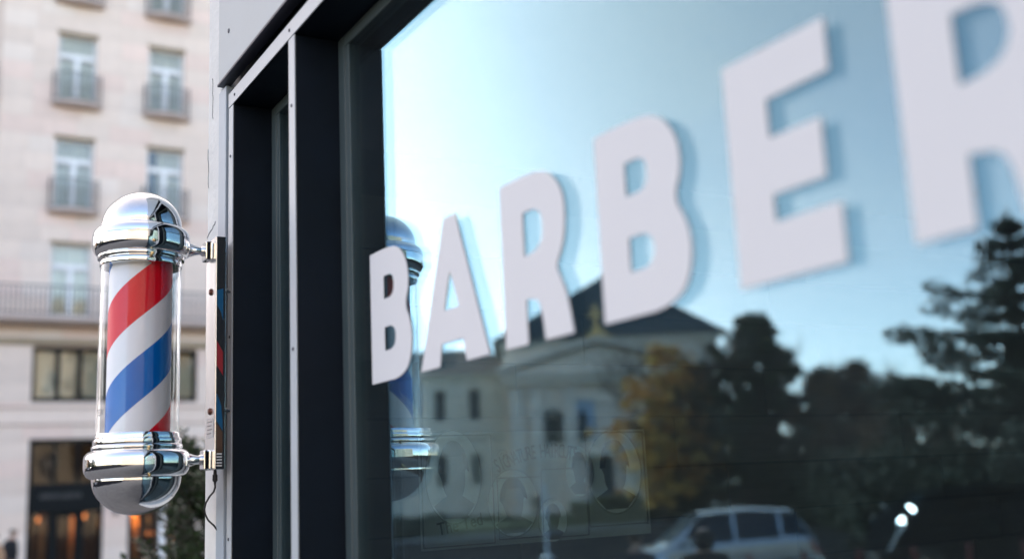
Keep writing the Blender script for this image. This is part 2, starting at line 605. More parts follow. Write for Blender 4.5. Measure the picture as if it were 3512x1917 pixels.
# ================================================================== SETTING: ground, road, pavements
g = MB().box(-1500, 1500, -1500, 1500, -0.6, -0.02)
struct("ground", g, "earth")
g = MB().box(-70, -7.6, -60, 43.85, -0.3, 0.0)
struct("road", g, "asphalt")
g = MB().box(-7.3, 40, -60, 24.0, -0.3, 0.12)
struct("pavement", g, "paving")
g = MB().box(-7.6, 40, 26.5, 34, -0.3, 0.12)
struct("pavement", g, "paving")
g = MB().box(-7.3, 40, 24.3, 26.2, -0.3, 0.0)
struct("road", g, "asphalt")
g = MB()
y = -60.0
while y < 24:
    g.bbox(-7.59, -7.31, y, y + 0.985, -0.2, 0.13, 0.012)
    y += 1.0
k = struct("kerb", g, "kerb_stone")
g = MB()
x = -70.0
while x < -8:
    g.bbox(x, x + 0.985, 43.86, 44.1, -0.2, 0.13, 0.012)
    x += 1.0
k = struct("kerb", g, "kerb_stone")
# lawn in front of the church with real blades near the kerb
g = MB()
N_ = 40
for i in range(N_ + 1):
    for j in range(N_ + 1):
        xx = -75 + 70 * i / N_
        yy = 44.1 + 40 * j / N_
        g.v.append((xx, yy, 0.10 + 0.10 * math.sin(xx * .31) * math.cos(yy * .27) + 0.05 * math.sin(xx * 1.1 + yy)))
for i in range(N_):
    for j in range(N_):
        a = i * (N_ + 1) + j
        g.f.append((a, a + N_ + 1, a + N_ + 2, a + 1))
        g.sm.append(True)
struct("lawn", g, "lawn_grass")
rg = random.Random(3)
g = MB()
for _ in range(9000):
    xx, yy = rg.uniform(-52, -12), 44.15 + abs(rg.gauss(0, 3.0))
    h, a, w = rg.uniform(.10, .30), rg.uniform(0, 6.3), rg.uniform(.02, .05)
    z = 0.10 + 0.10 * math.sin(xx * .31) * math.cos(yy * .27)
    g.add([(xx - w * math.cos(a), yy - w * math.sin(a), z), (xx + w * math.cos(a), yy + w * math.sin(a), z),
           (xx + rg.uniform(-.08, .08), yy + rg.uniform(-.08, .08), z + h)], [(0, 1, 2)])
o = g.build("grass", "lawn_grass", kind="stuff")

# ================================================================== THE BARBER SHOP
F, G, GAP = 0.719, 0.818, 0.0128      # front of the fins, outer pane, spacing of the two panes
Y_END = 2.785
shop = thing("barber_shop", "grey barber shop front with black window recesses and white lettering", "shop", (0.9, 0.5, 0.12))
shop_inv = Matrix.Translation((-0.9, -0.5, -0.12))


def spart(name, mb, m, parent=None, kind=None, label=None):
    """part of the shop, given in world coordinates"""
    o = mb.build(name, m, parent or shop, kind=kind, label=label)
    if parent is None:
        o.location = (-0.9, -0.5, -0.12)
    return o


spart("stucco_wall", MB().bbox(F + .002, .90, 2.655, Y_END, .1, 4.9, .006), "stucco", label="off-white stucco corner wall with hairline cracks")
cr = MB()
for y0, z0, y1, z1 in ((2.784, 3.085, 2.70, 3.105), (2.779, 3.33, 2.775, 3.22), (2.74, 3.52, 2.735, 3.40)):
    pts = []
    for i in range(9):
        t = i / 8
        pts.append((F + .0016, y0 + (y1 - y0) * t + random.uniform(-.004, .004), z0 + (z1 - z0) * t + random.uniform(-.004, .004)))
    cr.tube(pts, 0.0011, 4)
spart("crack", cr, "crack_dark")
spart("corner_strip", MB().bbox(.712, .74, 2.578, 2.645, .1, 3.44, .002), "strip_bluegrey")
spart("backing_wall", MB().box(.76, .90, 2.566, 2.654, .1, 3.46), "frame_black")
spart("back_shell", MB().box(.90, 5.0, 2.74, Y_END - .004, .0, 4.9).box(4.7, 5.0, -3.2, 2.738, 0, 4.9).box(.90, 4.7, -3.2, -2.5, 0, 4.9).box(.74, 5.0, -3.2, Y_END - .004, 4.902, 5.1), "stucco")
# fins of the window recess (dark) and their bright front strips
fin_j = spart("window_fin", MB().bbox(F, .828, 2.527, 2.562, .5, 3.372, .0015), "frame_black")
fin_m = spart("window_fin", MB().bbox(F, .828, 2.060, 2.097, .5, 3.372, .0015), "frame_black")
fin_r = spart("window_fin", MB().bbox(F, .828, -2.40, -2.363, .5, 3.372, .0015), "frame_black")
spart("head_fin", MB().box(F + .003, .90, -2.6, 2.562, 3.374, 3.41).box(.745, .90, -2.6, 2.66, 3.41, 3.50), "frame_black")
spart("sill", MB().bbox(.66, .90, -2.6, 2.66, .40, .50, .004).box(.70, .90, -2.6, 2.66, .10, .40), "frame_black")
st_j = spart("trim_strip", MB().bbox(F - .0035, F - .0005, 2.526, 2.563, .5, 3.371, .001), "trim_white")
st_m = spart("trim_strip", MB().bbox(F - .0035, F - .0005, 2.059, 2.098, .5, 3.371, .001), "trim_white")
st_h = spart("trim_strip", MB().bbox(F - .0035, F - .0005, -2.5, 2.566, 3.3735, 3.411, .001), "trim_white")
# fascia panels above, one lip below them
px0 = 2.605
for i, ln in enumerate((2.25, 2.0, 1.6)):
    spart("fascia_panel", MB().bbox(.700, .725, px0 - ln + .004, px0, 3.452, 4.88, .002), "fascia_grey")
    px0 -= ln
spart("fascia_lip", MB().bbox(.6975, .728, -3.1, 2.609, 3.443, 3.4500, .0015), "screw_dark")


def screw(parent, x, y, z, r=0.0055, m="screw_dark", world=True):
    o = MB().lathe([(0, .0022), (r * .7, .002), (r, .0008), (r, 0)], n=10, M=Matrix.Rotation(R(-90), 4, 'Y')).build("screw", m, parent)
    o.location = (x, y, z)
    return o


for par, pts in ((st_h, [(2.51, 3.392), (2.09, 3.392), (1.6, 3.392)]),
                 (st_j, [(2.545, 3.24), (2.545, 2.78), (2.545, 2.3)]),
                 (st_m, [(2.078, 3.215), (2.078, 2.69), (2.078, 2.15)])):
    for yy, zz in pts:
        screw(par, F - .0036, yy, zz, .004)
for yy, zz in ((2.51, 3.56), (2.05, 3.535), (1.55, 3.56)):
    s_ = screw(shop, .6995 - .9, yy - .5, zz - .12, .0065)


# windows: frame beads and two panes each
def window(y0, y1):
    w = bpy.data.objects.new("window", None)
    COL.objects.link(w)
    w.parent = shop
    w.location = (-.9, -.5, -.12)
    fb = MB()
    for a, b_, xo, z0, z1 in ((y1 - .036, y1 - .001, .8155, .5, 3.372), (y0 + .001, y0 + .036, .8155, .5, 3.372)):
        fb.bbox(xo, .845, a, b_, z0, z1, .0015)
    fb.bbox(.8155, .845, y0 + .036, y1 - .036, 3.345, 3.372, .0015).bbox(.8155, .845, y0 + .036, y1 - .036, .5, .54, .0015)
    fb.build("window_frame", "frame_teal", w)
    gb = MB()
    for a, b_ in ((y1 - .0445, y1 - .037), (y1 - .060, y1 - .0455)):
        gb.bbox(.8165 if a > y1 - .045 else .8162, .84, a, b_, .5405, 3.344, .001)
    gb.build("glazing_bead", "frame_black" if False else "frame_teal", w)
    for x0 in (G, G + GAP):
        p = MB()
        p.keep = True
        ya, yb, za, zb = y0 + .037, y1 - .061, .541, 3.3445
        p.add([(x0, yb, za), (x0, ya, za), (x0, ya, zb), (x0, yb, zb)], [(0, 1, 2, 3)])
        o = p.build("pane", "window_glass" if x0 == G else "inner_glass", w)
        e = MB()
        t = .0035
        e.add([(x0 + t, yb, za), (x0 + t, ya, za), (x0 + t, ya, zb), (x0 + t, yb, zb)], [(3, 2, 1, 0)])
        for q in ((ya, za, yb, za), (yb, zb, ya, zb)):
            e.add([(x0, q[0], q[1]), (x0, q[2], q[3]), (x0 + t, q[2], q[3]), (x0 + t, q[0], q[1])], [(0, 1, 2, 3)])
        e.build("pane_back", "clear_edge", w)
    return w


window(2.097, 2.527)
window(-2.363, 2.060)
# interior room
spart("interior_wall", MB().box(.905, 4.69, 2.722, 2.738, .13, 3.372).box(4.66, 4.69, -2.48, 2.72, .13, 3.372).box(.905, 4.66, -2.49, -2.47, .13, 3.372), "interior_paint")
spart("interior_floor", MB().box(.905, 4.66, -2.47, 2.72, .115, .13), "interior_floor")
spart("interior_ceiling", MB().box(.905, 4.69, -2.49, 2.735, 3.366, 3.40), "interior_paint")
# planks on the end wall: rows 16 cm high
row_z = [2.429 - .1595 * k for k in range(8, 0, -1)] + [2.429, 2.588, 2.748, 2.908, 3.068, 3.228]
unit = MB().bbox(-.5, .5, -.5, .5, -.5, .5, .012)
unit_o = unit.build("plank", "plank_wood", shop)
UNIT = unit_o.data
first = True
rp = random.Random(11)
for r_, z in enumerate(row_z[:-1]):
    zt = row_z[r_ + 1]
    x = .91
    off = rp.uniform(.3, .9)
    xs = [x]
    for jx in {8: (2.21, 3.3), 9: (1.62, 2.62, 3.7), 7: (1.35, 2.42, 3.5), 10: (1.872, 2.9)}.get(r_, (off + 1.0, off + 2.1, off + 3.2)):
        xs.append(jx)
    xs.append(4.65)
    for a, b_ in zip(xs, xs[1:]):
        c = Vector(((a + b_) / 2 - .9, 2.713 - .5 + rp.uniform(-.0012, .0012), (z + zt) / 2 - .12))
        sc_ = (b_ - a - .006, .016, zt - z - .005)
        if first:
            unit_o.location, unit_o.scale = c, sc_
            first = False
        else:
            share("plank", UNIT, shop, c, sc_)

# ================================================================== POSTER inside
po = thing("haircut_poster", "printed haircut poster with oval portraits on the plank wall inside", "poster", (1.685, 2.700, 2.225))
MB().box(-.395, .395, -.003, .003, .002, .323).build("sheet", "poster_paper", po)
frm = MB()


def bar(x0, z0, x1, z1, w=.0016):
    if abs(x1 - x0) > abs(z1 - z0):
        frm.box(x0, x1, -.0052, -.0036, z0 - w, z0 + w)
    else:
        frm.box(x0 - w, x0 + w, -.0052, -.0036, min(z0, z1), max(z0, z1))


for X0, X1, Z0, Z1 in ((-.39, -.165, .010, .315), (-.15, -.0, .018, .19), (.165, .385, .035, .315), (.0, .16, .012, .21)):
    bar(X0, Z0, X1, Z0), bar(X0, Z1, X1, Z1), bar(X0, Z0, X0, Z1), bar(X1, Z0, X1, Z1)
for cx_, cz_, r_ in ((-.165, .30, .014), (-.15, .19, .014), (0, .19, .014), (.165, .30, .014), (.38, .30, .014), (.16, .03, .014), (-.14, .03, .012), (.385, .04, .014), (-.13, .255, .02), (.05, .295, .016)):
    pts = [(cx_ + r_ * (1 - t / 18) * math.cos(t * .7), -.0044, cz_ + r_ * (1 - t / 18) * math.sin(t * .7)) for t in range(15)]
    frm.tube(pts, .0011, 4)
frm.build("border", "poster_mid", po)
for cx_, cz_, rx, rz_, head in ((-.290, .200, .087, .128, 1), (-.098, .118, .083, .094, 1), (.035, .062, .05, .062, 1), (.138, .20, .05, .075, 1), (.270, .195, .10, .125, 1)):
    ov = MB()
    n = 40
    ov.prism([(cx_ + rx * math.cos(2 * math.pi * i / n), cz_ + rz_ * math.sin(2 * math.pi * i / n)) for i in range(n)], -.0036, -.0031, axis=1)
    ov.build("portrait", "poster_light", po)
    rr = MB()
    rr.tube([(cx_ + rx * 1.02 * math.cos(2 * math.pi * i / n), -.004, cz_ + rz_ * 1.02 * math.sin(2 * math.pi * i / n)) for i in range(n + 1)], .0013, 4)
    rr.build("portrait_ring", "poster_mid", po)
    hd = MB()
    n = 28
    w_, h_ = rx * .52, rz_ * .66
    pl = []
    for i in range(n):
        a = 2 * math.pi * i / n
        kx = 1 + .06 * math.sin(3 * a + cx_ * 9)
        ww = w_ * (1.0 if math.sin(a) > 0 else .82)
        pl.append((cx_ + ww * kx * math.cos(a), cz_ + .08 * rz_ + h_ * math.sin(a)))
    hd.prism(pl, -.0043, -.0037, axis=1)
    hd.prism([(cx_ - rx * .75, cz_ - rz_ * .62), (cx_ - rx * .3, cz_ - rz_ * .42), (cx_ + rx * .3, cz_ - rz_ * .42), (cx_ + rx * .75, cz_ - rz_ * .62), (cx_ + rx * .4, cz_ - rz_ * .9), (cx_ - rx * .4, cz_ - rz_ * .9)], -.0042, -.0037, axis=1)
    hd.build("silhouette", "poster_mid", po)
    hr = MB()
    hr.prism([(cx_ + w_ * 1.08 * math.cos(a), cz_ + .08 * rz_ + h_ * 1.08 * math.sin(a)) for a in [math.pi * i / 12 for i in range(13)]] + [(cx_ - w_ * .7, cz_ + .1 * rz_), (cx_ - w_ * .5, cz_ + .42 * rz_), (cx_ + w_ * .6, cz_ + .45 * rz_), (cx_ + w_ * .8, cz_ + .2 * rz_)], -.0049, -.0044, axis=1)
    hr.build("hairstyle", "poster_ink", po)
# arched words
for ti, (word, ang0, ang1) in enumerate((("SIGNATURE HAIRCUTS", 106, 68),)):
    tm = MB()
    n = len(word)
    Rr = .40
    for i, chh in enumerate(word):
        if chh == " ":
            continue
        a = R(ang0 + 9 + (ang1 - ang0) * i / (n - 1))
        me = text_mesh(chh, .058, .0004, .0006, xscale=.55)
        Mx = Matrix.Translation((.03 + Rr * math.cos(a) * 1.0, -.0046, -.155 + Rr * math.sin(a))) @ Matrix.Rotation(-(a - math.pi / 2), 4, 'Y') @ Matrix.Rotation(R(90), 4, 'X')
        tm.mesh(me, Mx)
        bpy.data.meshes.remove(me)
    tm.build("lettering", "poster_ink", po)
tm = MB()
me = text_mesh("The Ted", .05, .0004, .0004, xscale=.85)
tm.mesh(me, Matrix.Translation((-.272, -.0046, .052)) @ Matrix.Rotation(R(-9), 4, 'Y') @ Matrix.Rotation(R(90), 4, 'X'))
bpy.data.meshes.remove(me)
tm.build("lettering", "poster_ink", po)

# ================================================================== WINDOW LETTERING
lt = thing("window_lettering", "white BARBER letters stuck across the shop window glass", "lettering", (G - .0012, 1.908, 2.600))
H = .257
RB = smooth_loop([(0, 0), (0, H), (.075, H), (.135, .250), (.172, .212), (.177, .165), (.158, .133), (.180, .100), (.187, .062), (.172, .018), (.128, .0), (.07, 0)], 2, (0, 1))
B_UP = smooth_loop([(.064, .158), (.064, .203), (.096, .203), (.110, .193), (.110, .170), (.098, .158)], 1, (0, 1))
B_LO = smooth_loop([(.064, .058), (.064, .103), (.098, .103), (.114, .092), (.114, .070), (.100, .058)], 1, (0, 1))
RR = smooth_loop([(0, 0), (0, H), (.075, H), (.138, .250), (.178, .210), (.181, .165), (.172, .128), (.150, .102), (.163, .082), (.178, .050), (.188, 0), (.114, 0), (.106, .050), (.094, .064), (.066, .067), (.066, 0)], 2, (0, 1, 10, 11, 14, 15))
R_UP = smooth_loop([(.066, .132), (.066, .200), (.098, .200), (.119, .188), (.121, .155), (.102, .136)], 1, (0, 1))
AA = [(0, 0), (.104, .254), (.147, .254), (.249, 0), (.171, 0), (.1605, .038), (.083, .038), (.074, 0)]
A_H = [(.096, .094), (.150, .094), (.121, .160)]
EE = [(0, 0), (0, .260), (.156, .260), (.156, .2025), (.065, .2005), (.065, .157), (.139, .157), (.139, .093), (.063, .093), (.063, .063), (.155, .063), (.155, 0)]
SS = smooth_loop([(0, .02), (.06, 0), (.13, .0), (.175, .04), (.175, .10), (.15, .14), (.08, .165), (.07, .19), (.09, .205), (.15, .19), (.165, .24), (.10, .26), (.04, .25), (.01, .21), (.01, .16), (.04, .125), (.10, .10), (.11, .075), (.09, .055), (.02, .075)], 2)
letters = [((RB, B_UP, B_LO), 1.908), ((AA, A_H), 1.688), ((RR, R_UP), 1.388), ((RB, B_UP, B_LO), 1.127), ((EE,), .866), ((RR, R_UP), .630)]
for loops, yl in letters:
    me = outline_mesh(loops, .0004)
    # local x runs to the viewer's right = -Y, local y = up
    Mx = Matrix(((0, 0, -1, 0), (-1, 0, 0, 0), (0, 1, 0, 0), (0, 0, 0, 1)))
    b_ = MB().mesh(me, Mx)
    bpy.data.meshes.remove(me)
    o = b_.build("letter", "vinyl_white", lt)
    o.location = (0, yl - 1.908, 0)

# ================================================================== BARBER POLE
PX, PY = 0.507, 2.556
bp_ = thing("barber_pole", "chrome barber pole with red white and blue stripes bracketed to the shop front", "barber pole", (PX, PY, 2.36))
ZB = 2.36


def plathe(name, prof, m, n=96, parent=None, label=None):
    return MB().lathe([(r, z - ZB) for r, z in prof], n=n).build(name, m, parent or bp_, label=label)


def arc(r0, z0, r1, z1, bulge=1.0, n=10, start=0, end=90):
    """elliptic arc from (r0,z0) to (r1,z1)"""
    out = []
    for i in range(n + 1):
        t = R(start + (end - start) * i / n)
        out.append((r0 + (r1 - r0) * math.sin(t), z0 + (z1 - z0) * (1 - math.cos(t))))
    return out


# glass tube and drum
plathe("glass_tube", [(.0912, 2.548), (.0912, 2.952)], "tube_glass", parent=None)
drum = plathe("drum", [(.0, 2.540), (.0712, 2.540), (.0712, 2.962), (.0, 2.962)], "drum_white")
cdir = Vector((-PX, -PY, 0)).normalized()
rdir = Vector((-cdir.y, cdir.x, 0))
PITCH = .388


def stripe(name, m, zc0, thick):
    s_ = MB()
    n = 480
    r = .07145
    zlo, zhi = 2.541, 2.961
    prev = None
    for i in range(n + 1):
        ph = -3 * math.pi + 6 * math.pi * i / n
        z0 = zc0 + PITCH * ph / (2 * math.pi)
        a, b2 = max(zlo, z0), min(zhi, z0 + thick)
        if b2 - a <= 1e-5:
            prev = None
            continue
        d = cdir * math.cos(ph) + rdir * math.sin(ph)
        k0 = len(s_.v)
        s_.v.append((d.x * r, d.y * r, a - ZB))
        s_.v.append((d.x * r, d.y * r, b2 - ZB))
        if prev is not None:
            s_.f.append((prev, k0, k0 + 1, prev + 1))
            s_.sm.append(True)
        prev = k0
    return s_.build(name, m, drum)


stripe("red_stripe", "stripe_red", 2.812, .108)
stripe("blue_stripe", "stripe_blue", 2.812 - PITCH / 2, .106)
# upper fittings
plathe("upper_ring", [(.0885, 2.940), (.0925, 2.9405), (.0935, 2.944), (.0930, 2.953), (.0915, 2.955), (.0975, 2.957), (.0990, 2.961), (.0985, 2.9655), (.0965, 2.968), (.0, 2.9685)], "chrome")
plathe("upper_collar", [(.0965, 2.9665), (.1000, 2.9675), (.1050, 2.972), (.1090, 2.980), (.1105, 2.988), (.1107, 2.996), (.1107, 3.0075), (.1099, 3.0082), (.1107, 3.009), (.1102, 3.016), (.1080, 3.0235), (.1030, 3.030), (.0965, 3.034), (.0935, 3.0355), (.0935, 3.038), (.0, 3.038)], "chrome")
plathe("top_dome", [(.0912, 3.0365), (.0915, 3.040)] + [(.0915 * math.cos(R(a)), 3.040 + .084 * math.sin(R(a))) for a in range(3, 90, 3)] + [(.0, 3.124)], "chrome_worn")
# lower fittings
plathe("lower_ring", [(.0, 2.512), (.098, 2.512), (.1000, 2.516), (.1000, 2.5215), (.0985, 2.5235), (.0965, 2.5245), (.0972, 2.5275), (.0972, 2.5345), (.0962, 2.5375), (.0935, 2.5385), (.0935, 2.5485), (.0920, 2.5505), (.0885, 2.551)], "chrome")
plathe("lower_collar", [(.0, 2.448), (.094, 2.449), (.1000, 2.4495), (.1085, 2.455), (.1140, 2.465), (.1154, 2.4735), (.1157, 2.479), (.1157, 2.493), (.1140, 2.502), (.1080, 2.509), (.1005, 2.512), (.097, 2.514)], "chrome")
plathe("bottom_dome", [(.0, 2.3665)] + [(.0975 * math.cos(R(a)), 2.449 - .0825 * math.sin(R(a))) for a in range(88, 2, -3)] + [(.0978, 2.449), (.097, 2.4515)], "chrome_worn")
for z in (2.516, 2.4535, 2.985, 2.9575):
    d = cdir * math.cos(R(14)) + rdir * math.sin(R(14))
    rr = {2.516: .1005, 2.4535: .1075, 2.985: .110, 2.9575: .0985}[z]
    o = MB().lathe([(0, .006), (.0028, .0052), (.004, .002), (.004, -.004)], n=12, M=d.to_track_quat('Z', 'Y').to_matrix().to_4x4()).build("collar_screw", "brass", bp_)
    o.location = (d.x * rr, d.y * rr, z - ZB)
# arms towards the wall plate (along +X)
XP = .672                               # front of the wall plate
for zc in (2.992, 2.487):
    a_ = MB()
    pts, rad = [], []
    for i in range(15):
        t = i / 14
        pts.append((.088 + (XP - PX - .018 - .088) * t, .0, zc - ZB))
        rad.append(.030 * (1 - t) ** 2.2 + .0095 + (.003 if i > 12 else 0))
    a_.tube(pts, rad, 20)
    a_.build("bracket_arm", "chrome", bp_)
    MB().bbox(XP - PX - .0185, XP - PX - .001, -.020, .020, zc - .024 - ZB, zc + .022 - ZB, .003).build("bracket_block", "chrome", bp_)
# lettering on the glass
me = text_mesh("BEW", .022, .0002, xscale=.55)
tb = MB()
ph = R(-62)
d = cdir * math.cos(ph) + rdir * math.sin(ph)
tt = -cdir * math.sin(ph) + rdir * math.cos(ph)
for v in me.vertices:
    p2 = ph + v.co.x / .091
    d = cdir * math.cos(p2) + rdir * math.sin(p2)
    v.co = Vector((d.x * .0918, d.y * .0918, 2.590 + v.co.y - ZB))
tb.mesh(me)
bpy.data.meshes.remove(me)
tb.build("tube_print", "print_tube", bp_)
# wall plate
wp = MB().bbox(XP - PX, XP - PX + .0245, -.046, .046, 2.462 - ZB, 3.022 - ZB, .002).build("wall_plate", "brushed_aluminium", bp_)
# polished side face with the pole's reflection painted on in coloured bands
sf = MB().box(XP - PX + .0015, XP - PX + .023, -.0474, -.0462, 2.464 - ZB, 3.020 - ZB).build("side_face", "plate_side", wp)


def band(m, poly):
    MB().prism([(XP - PX + a, z - ZB) for a, z in poly], -.0480, -.0475, axis=1).build("painted_reflection", m, wp)


band("reflection_blue", [(.003, 2.888), (.0175, 2.893), (.0175, 2.815), (.012, 2.835), (.003, 2.852)])
band("reflection_red", [(.003, 2.765), (.0175, 2.738), (.0175, 2.682), (.003, 2.707)])
band("reflection_blue", [(.003, 2.640), (.008, 2.628), (.014, 2.610), (.0175, 2.575), (.0175, 2.552), (.003, 2.575)])
band("reflection_brown", [(.003, 2.572), (.0175, 2.549), (.0175, 2.502), (.003, 2.500)])
for i in range(5):
    band("paper_label", [(.004, 2.4995 - i * .0068), (.0165, 2.4995 - i * .0068), (.0165, 2.4965 - i * .0068), (.004, 2.4965 - i * .0068)])  # pale bars painted as the collar's reflection
for z in (2.890, 2.600):
    o = MB().lathe([(0, .006), (.006, .0055), (.0085, .002), (.0085, 0)], n=16, M=Matrix.Rotation(R(-90), 4, 'Y')).build("plate_screw", "screw_rust", wp)
    o.location = (XP - PX, -.006, z - ZB)
lb = MB().box(XP - PX - .0012, XP - PX - .0004, -.034, .026, 2.538 - ZB, 2.583 - ZB).build("paper_label", "paper_label", wp)
ln = MB()
for i in range(4):
    ln.box(XP - PX - .0016, XP - PX - .0013, -.026 + (i % 2) * .006, .018, 2.574 - i * .009 - ZB, 2.576 - i * .009 - ZB)
ln.build("label_print", "print_grey", wp)
for z in (2.890, 2.600):
    o = MB().tube([(XP - PX + .0245, -.020, z - ZB), (.724 - PX, -.020, z - ZB)], .004, 10).lathe([(.0, .006), (.008, .006), (.008, 0), (0, 0)], c=(XP - PX + .030, -.020, z - ZB), n=6, M=Matrix.Rotation(R(90), 4, 'Y'), smooth=False).build("mounting_bolt", "chrome_worn", bp_)
# power lead
pc = thing("power_cord", "thin black power lead hanging from the barber pole wall plate", "cable", (.684, 2.53, 2.20))
MB().lathe([(0, 0), (.0055, 0), (.0065, -.008), (.0065, -.016), (.0095, -.018), (.0098, -.040), (.0055, -.044), (.004, -.054), (0, -.054)], n=16).build("plug", "black_rubber", pc)
pc.children[0].location = (0, .02, .262)
pc.children[0].scale = (.62, .62, .62)
cp = [(0.0000, 0.0200, 0.2320), (0.0020, 0.0260, 0.2220), (0.0040, 0.0450, 0.2120), (0.0060, 0.0880, 0.2020), (0.0080, 0.1320, 0.1860), (0.0100, 0.1520, 0.1720), (0.0130, 0.1540, 0.1570), (0.0180, 0.1440, 0.1430), (0.0240, 0.1150, 0.1310), (0.0295, 0.1060, 0.1200)]
MB().tube(cp, .0024, 8).build("lead", "black_rubber", pc)
SHOP_DONE = True

# ================================================================== HOTEL across the street
HY = 32.0
hotel = thing("hotel_building", "pale pink stone building with white french windows and small iron balconies", "building", (0, HY, 0))


def hpart(name, mb, m, parent=None, kind=None, label=None):
    return mb.build(name, m, parent or hotel, kind=kind, label=label)


def wall_cells(mb, x0, x1, z0, z1, ya, yb, opens):
    """solid wall from ya (front) to yb (back) leaving rectangular openings"""
    xs = sorted({x0, x1, *[o[0] for o in opens], *[o[1] for o in opens]})
    zs = sorted({z0, z1, *[o[2] for o in opens], *[o[3] for o in opens]})
    idx, vs = {}, []
    solid = set()
    for i in range(len(xs) - 1):
        for j in range(len(zs) - 1):
            cx_, cz_ = (xs[i] + xs[i + 1]) / 2, (zs[j] + zs[j + 1]) / 2
            if not any(o[0] < cx_ < o[1] and o[2] < cz_ < o[3] for o in opens):
                solid.add((i, j))
    fs = []

    def V(i, j, k):
        key = (i, j, k)
        if key not in idx:
            idx[key] = len(vs)
            vs.append((xs[i], ya if k == 0 else yb, zs[j]))
        return idx[key]
    for i, j in solid:
        fs.append((V(i, j, 0), V(i + 1, j, 0), V(i + 1, j + 1, 0), V(i, j + 1, 0)))
        fs.append((V(i, j, 1), V(i, j + 1, 1), V(i + 1, j + 1, 1), V(i + 1, j, 1)))
        for di, dj, a, b_ in ((-1, 0, (i, j), (i, j + 1)), (1, 0, (i + 1, j + 1), (i + 1, j)), (0, -1, (i + 1, j), (i, j)), (0, 1, (i, j + 1), (i + 1, j + 1))):
            if (i + di, j + dj) not in solid:
                fs.append((V(*a, 0), V(*b_, 0), V(*b_, 1), V(*a, 1)))
    return mb.add(vs, fs)


col_x = [1.55, 4.395, 6.985, 9.57]
floors = [7.58, 10.76, 14.02, 17.27, 20.5, 23.7]
OPEN = []
for cx_ in col_x:
    for zf in floors:
        OPEN.append((cx_ - .545, cx_ + .545, zf, zf + 2.18))
BAND = (3.48, 8.03, 5.20, 6.76)
SH1 = (3.49, 5.46, .12, 4.18)
SH2 = (6.13, 8.05, .12, 4.10)
OPEN += [BAND, SH1, SH2]
hw = MB()
wall_cells(hw, -11.8, 16, 0, 29.5, .03, .42, OPEN)
hw.box(-11.8, 16, 12.0, 12.4, 0, 29.5).box(-11.8, -11.4, .43, 11.99, 0, 29.5).box(15.6, 16, .43, 11.99, 0, 29.5).box(-12.0, 16.2, -.5, 12.6, 29.52, 29.9)
hpart("wall", hw, "hotel_wall")
# stone cladding, block by block where the photograph shows it
blk = MB().bbox(-.5, .5, -.5, .5, -.5, .5, .02)
blk_o = blk.build("stone_block", "hotel_stone", hotel)
rb_ = random.Random(21)
cuts = sorted({.12, 2.2, 4.10, 4.18, 4.56, 5.04, 5.20, 6.76, 6.84, 6.98, 7.40, *floors, *[z + 2.18 for z in floors]})
cuts = [c for c in cuts if c <= 19.0] + [18.6]
cuts = sorted(set(cuts))
nblk = 0
for za, zb in zip(cuts, cuts[1:]):
    if zb - za < .07 or (6.8 < za < 6.97) or (7.39 < za < 7.57):
        continue
    nr = max(1, round((zb - za) / .50))
    for r_ in range(nr):
        z0 = za + (zb - za) * r_ / nr
        z1 = za + (zb - za) * (r_ + 1) / nr
        segs = [(2.35, 8.55)]
        for o in OPEN:
            if o[2] < (z0 + z1) / 2 < o[3]:
                ns = []
                for a, b_ in segs:
                    if o[1] <= a or o[0] >= b_:
                        ns.append((a, b_))
                    else:
                        if o[0] - a > .05:
                            ns.append((a, o[0]))
                        if b_ - o[1] > .05:
                            ns.append((o[1], b_))
                segs = ns
        for a, b_ in segs:
            n = max(1, round((b_ - a) / .98))
            xs = [a] + [a + (b_ - a) * (i + rb_.uniform(-.18, .18)) / n for i in range(1, n)] + [b_]
            for p, q in zip(xs, xs[1:]):
                c = ((p + q) / 2, .012 + rb_.uniform(0, .006), (z0 + z1) / 2)
                s_ = (q - p - .004, .034, z1 - z0 - .004)
                if nblk == 0:
                    o = blk_o
                    o.location, o.scale = c, s_
                else:
                    o = share("stone_block", blk_o.data, hotel, c, s_)
                o.material_slots[0].link = 'OBJECT'
                o.material_slots[0].material = MAT[rb_.choice(("hotel_stone", "hotel_stone", "hotel_stone", "hotel_stone_warm", "hotel_stone_pale"))]
                nblk += 1
print("stone blocks", nblk)
# ledges and string courses
hpart("long_balcony_slab", MB().bbox(-9, 16, -.72, .0, 7.40, 7.52, .015).bbox(-9, 16, -.60, -.005, 7.335, 7.398, .01), "hotel_ledge")
hpart("cornice", MB().bbox(-9, 16, -.14, -.001, 6.86, 6.97, .015).bbox(-9, 16, -.08, -.001, 6.805, 6.858, .01), "lintel_tan")
hpart("string_course", MB().bbox(-9, 16, -.05, -.008, 5.03, 5.065, .008), "hotel_ledge")
hpart("string_course", MB().bbox(-9, 16, -.05, -.008, 4.565, 4.60, .008), "hotel_ledge")
rl = MB()
rl.box(-9, 16, -.69, -.655, 8.35, 8.385).box(-9, 16, -.685, -.66, 7.60, 7.625)
hpart("long_railing", rl, "iron")
rl = MB()
x = -8.9
while x < 15.9:
    rl.box(x, x + .021, -.682, -.661, 7.53, 8.349)
    x += .125
hpart("baluster", rl, "iron", kind="stuff")
# french windows
wproto = None


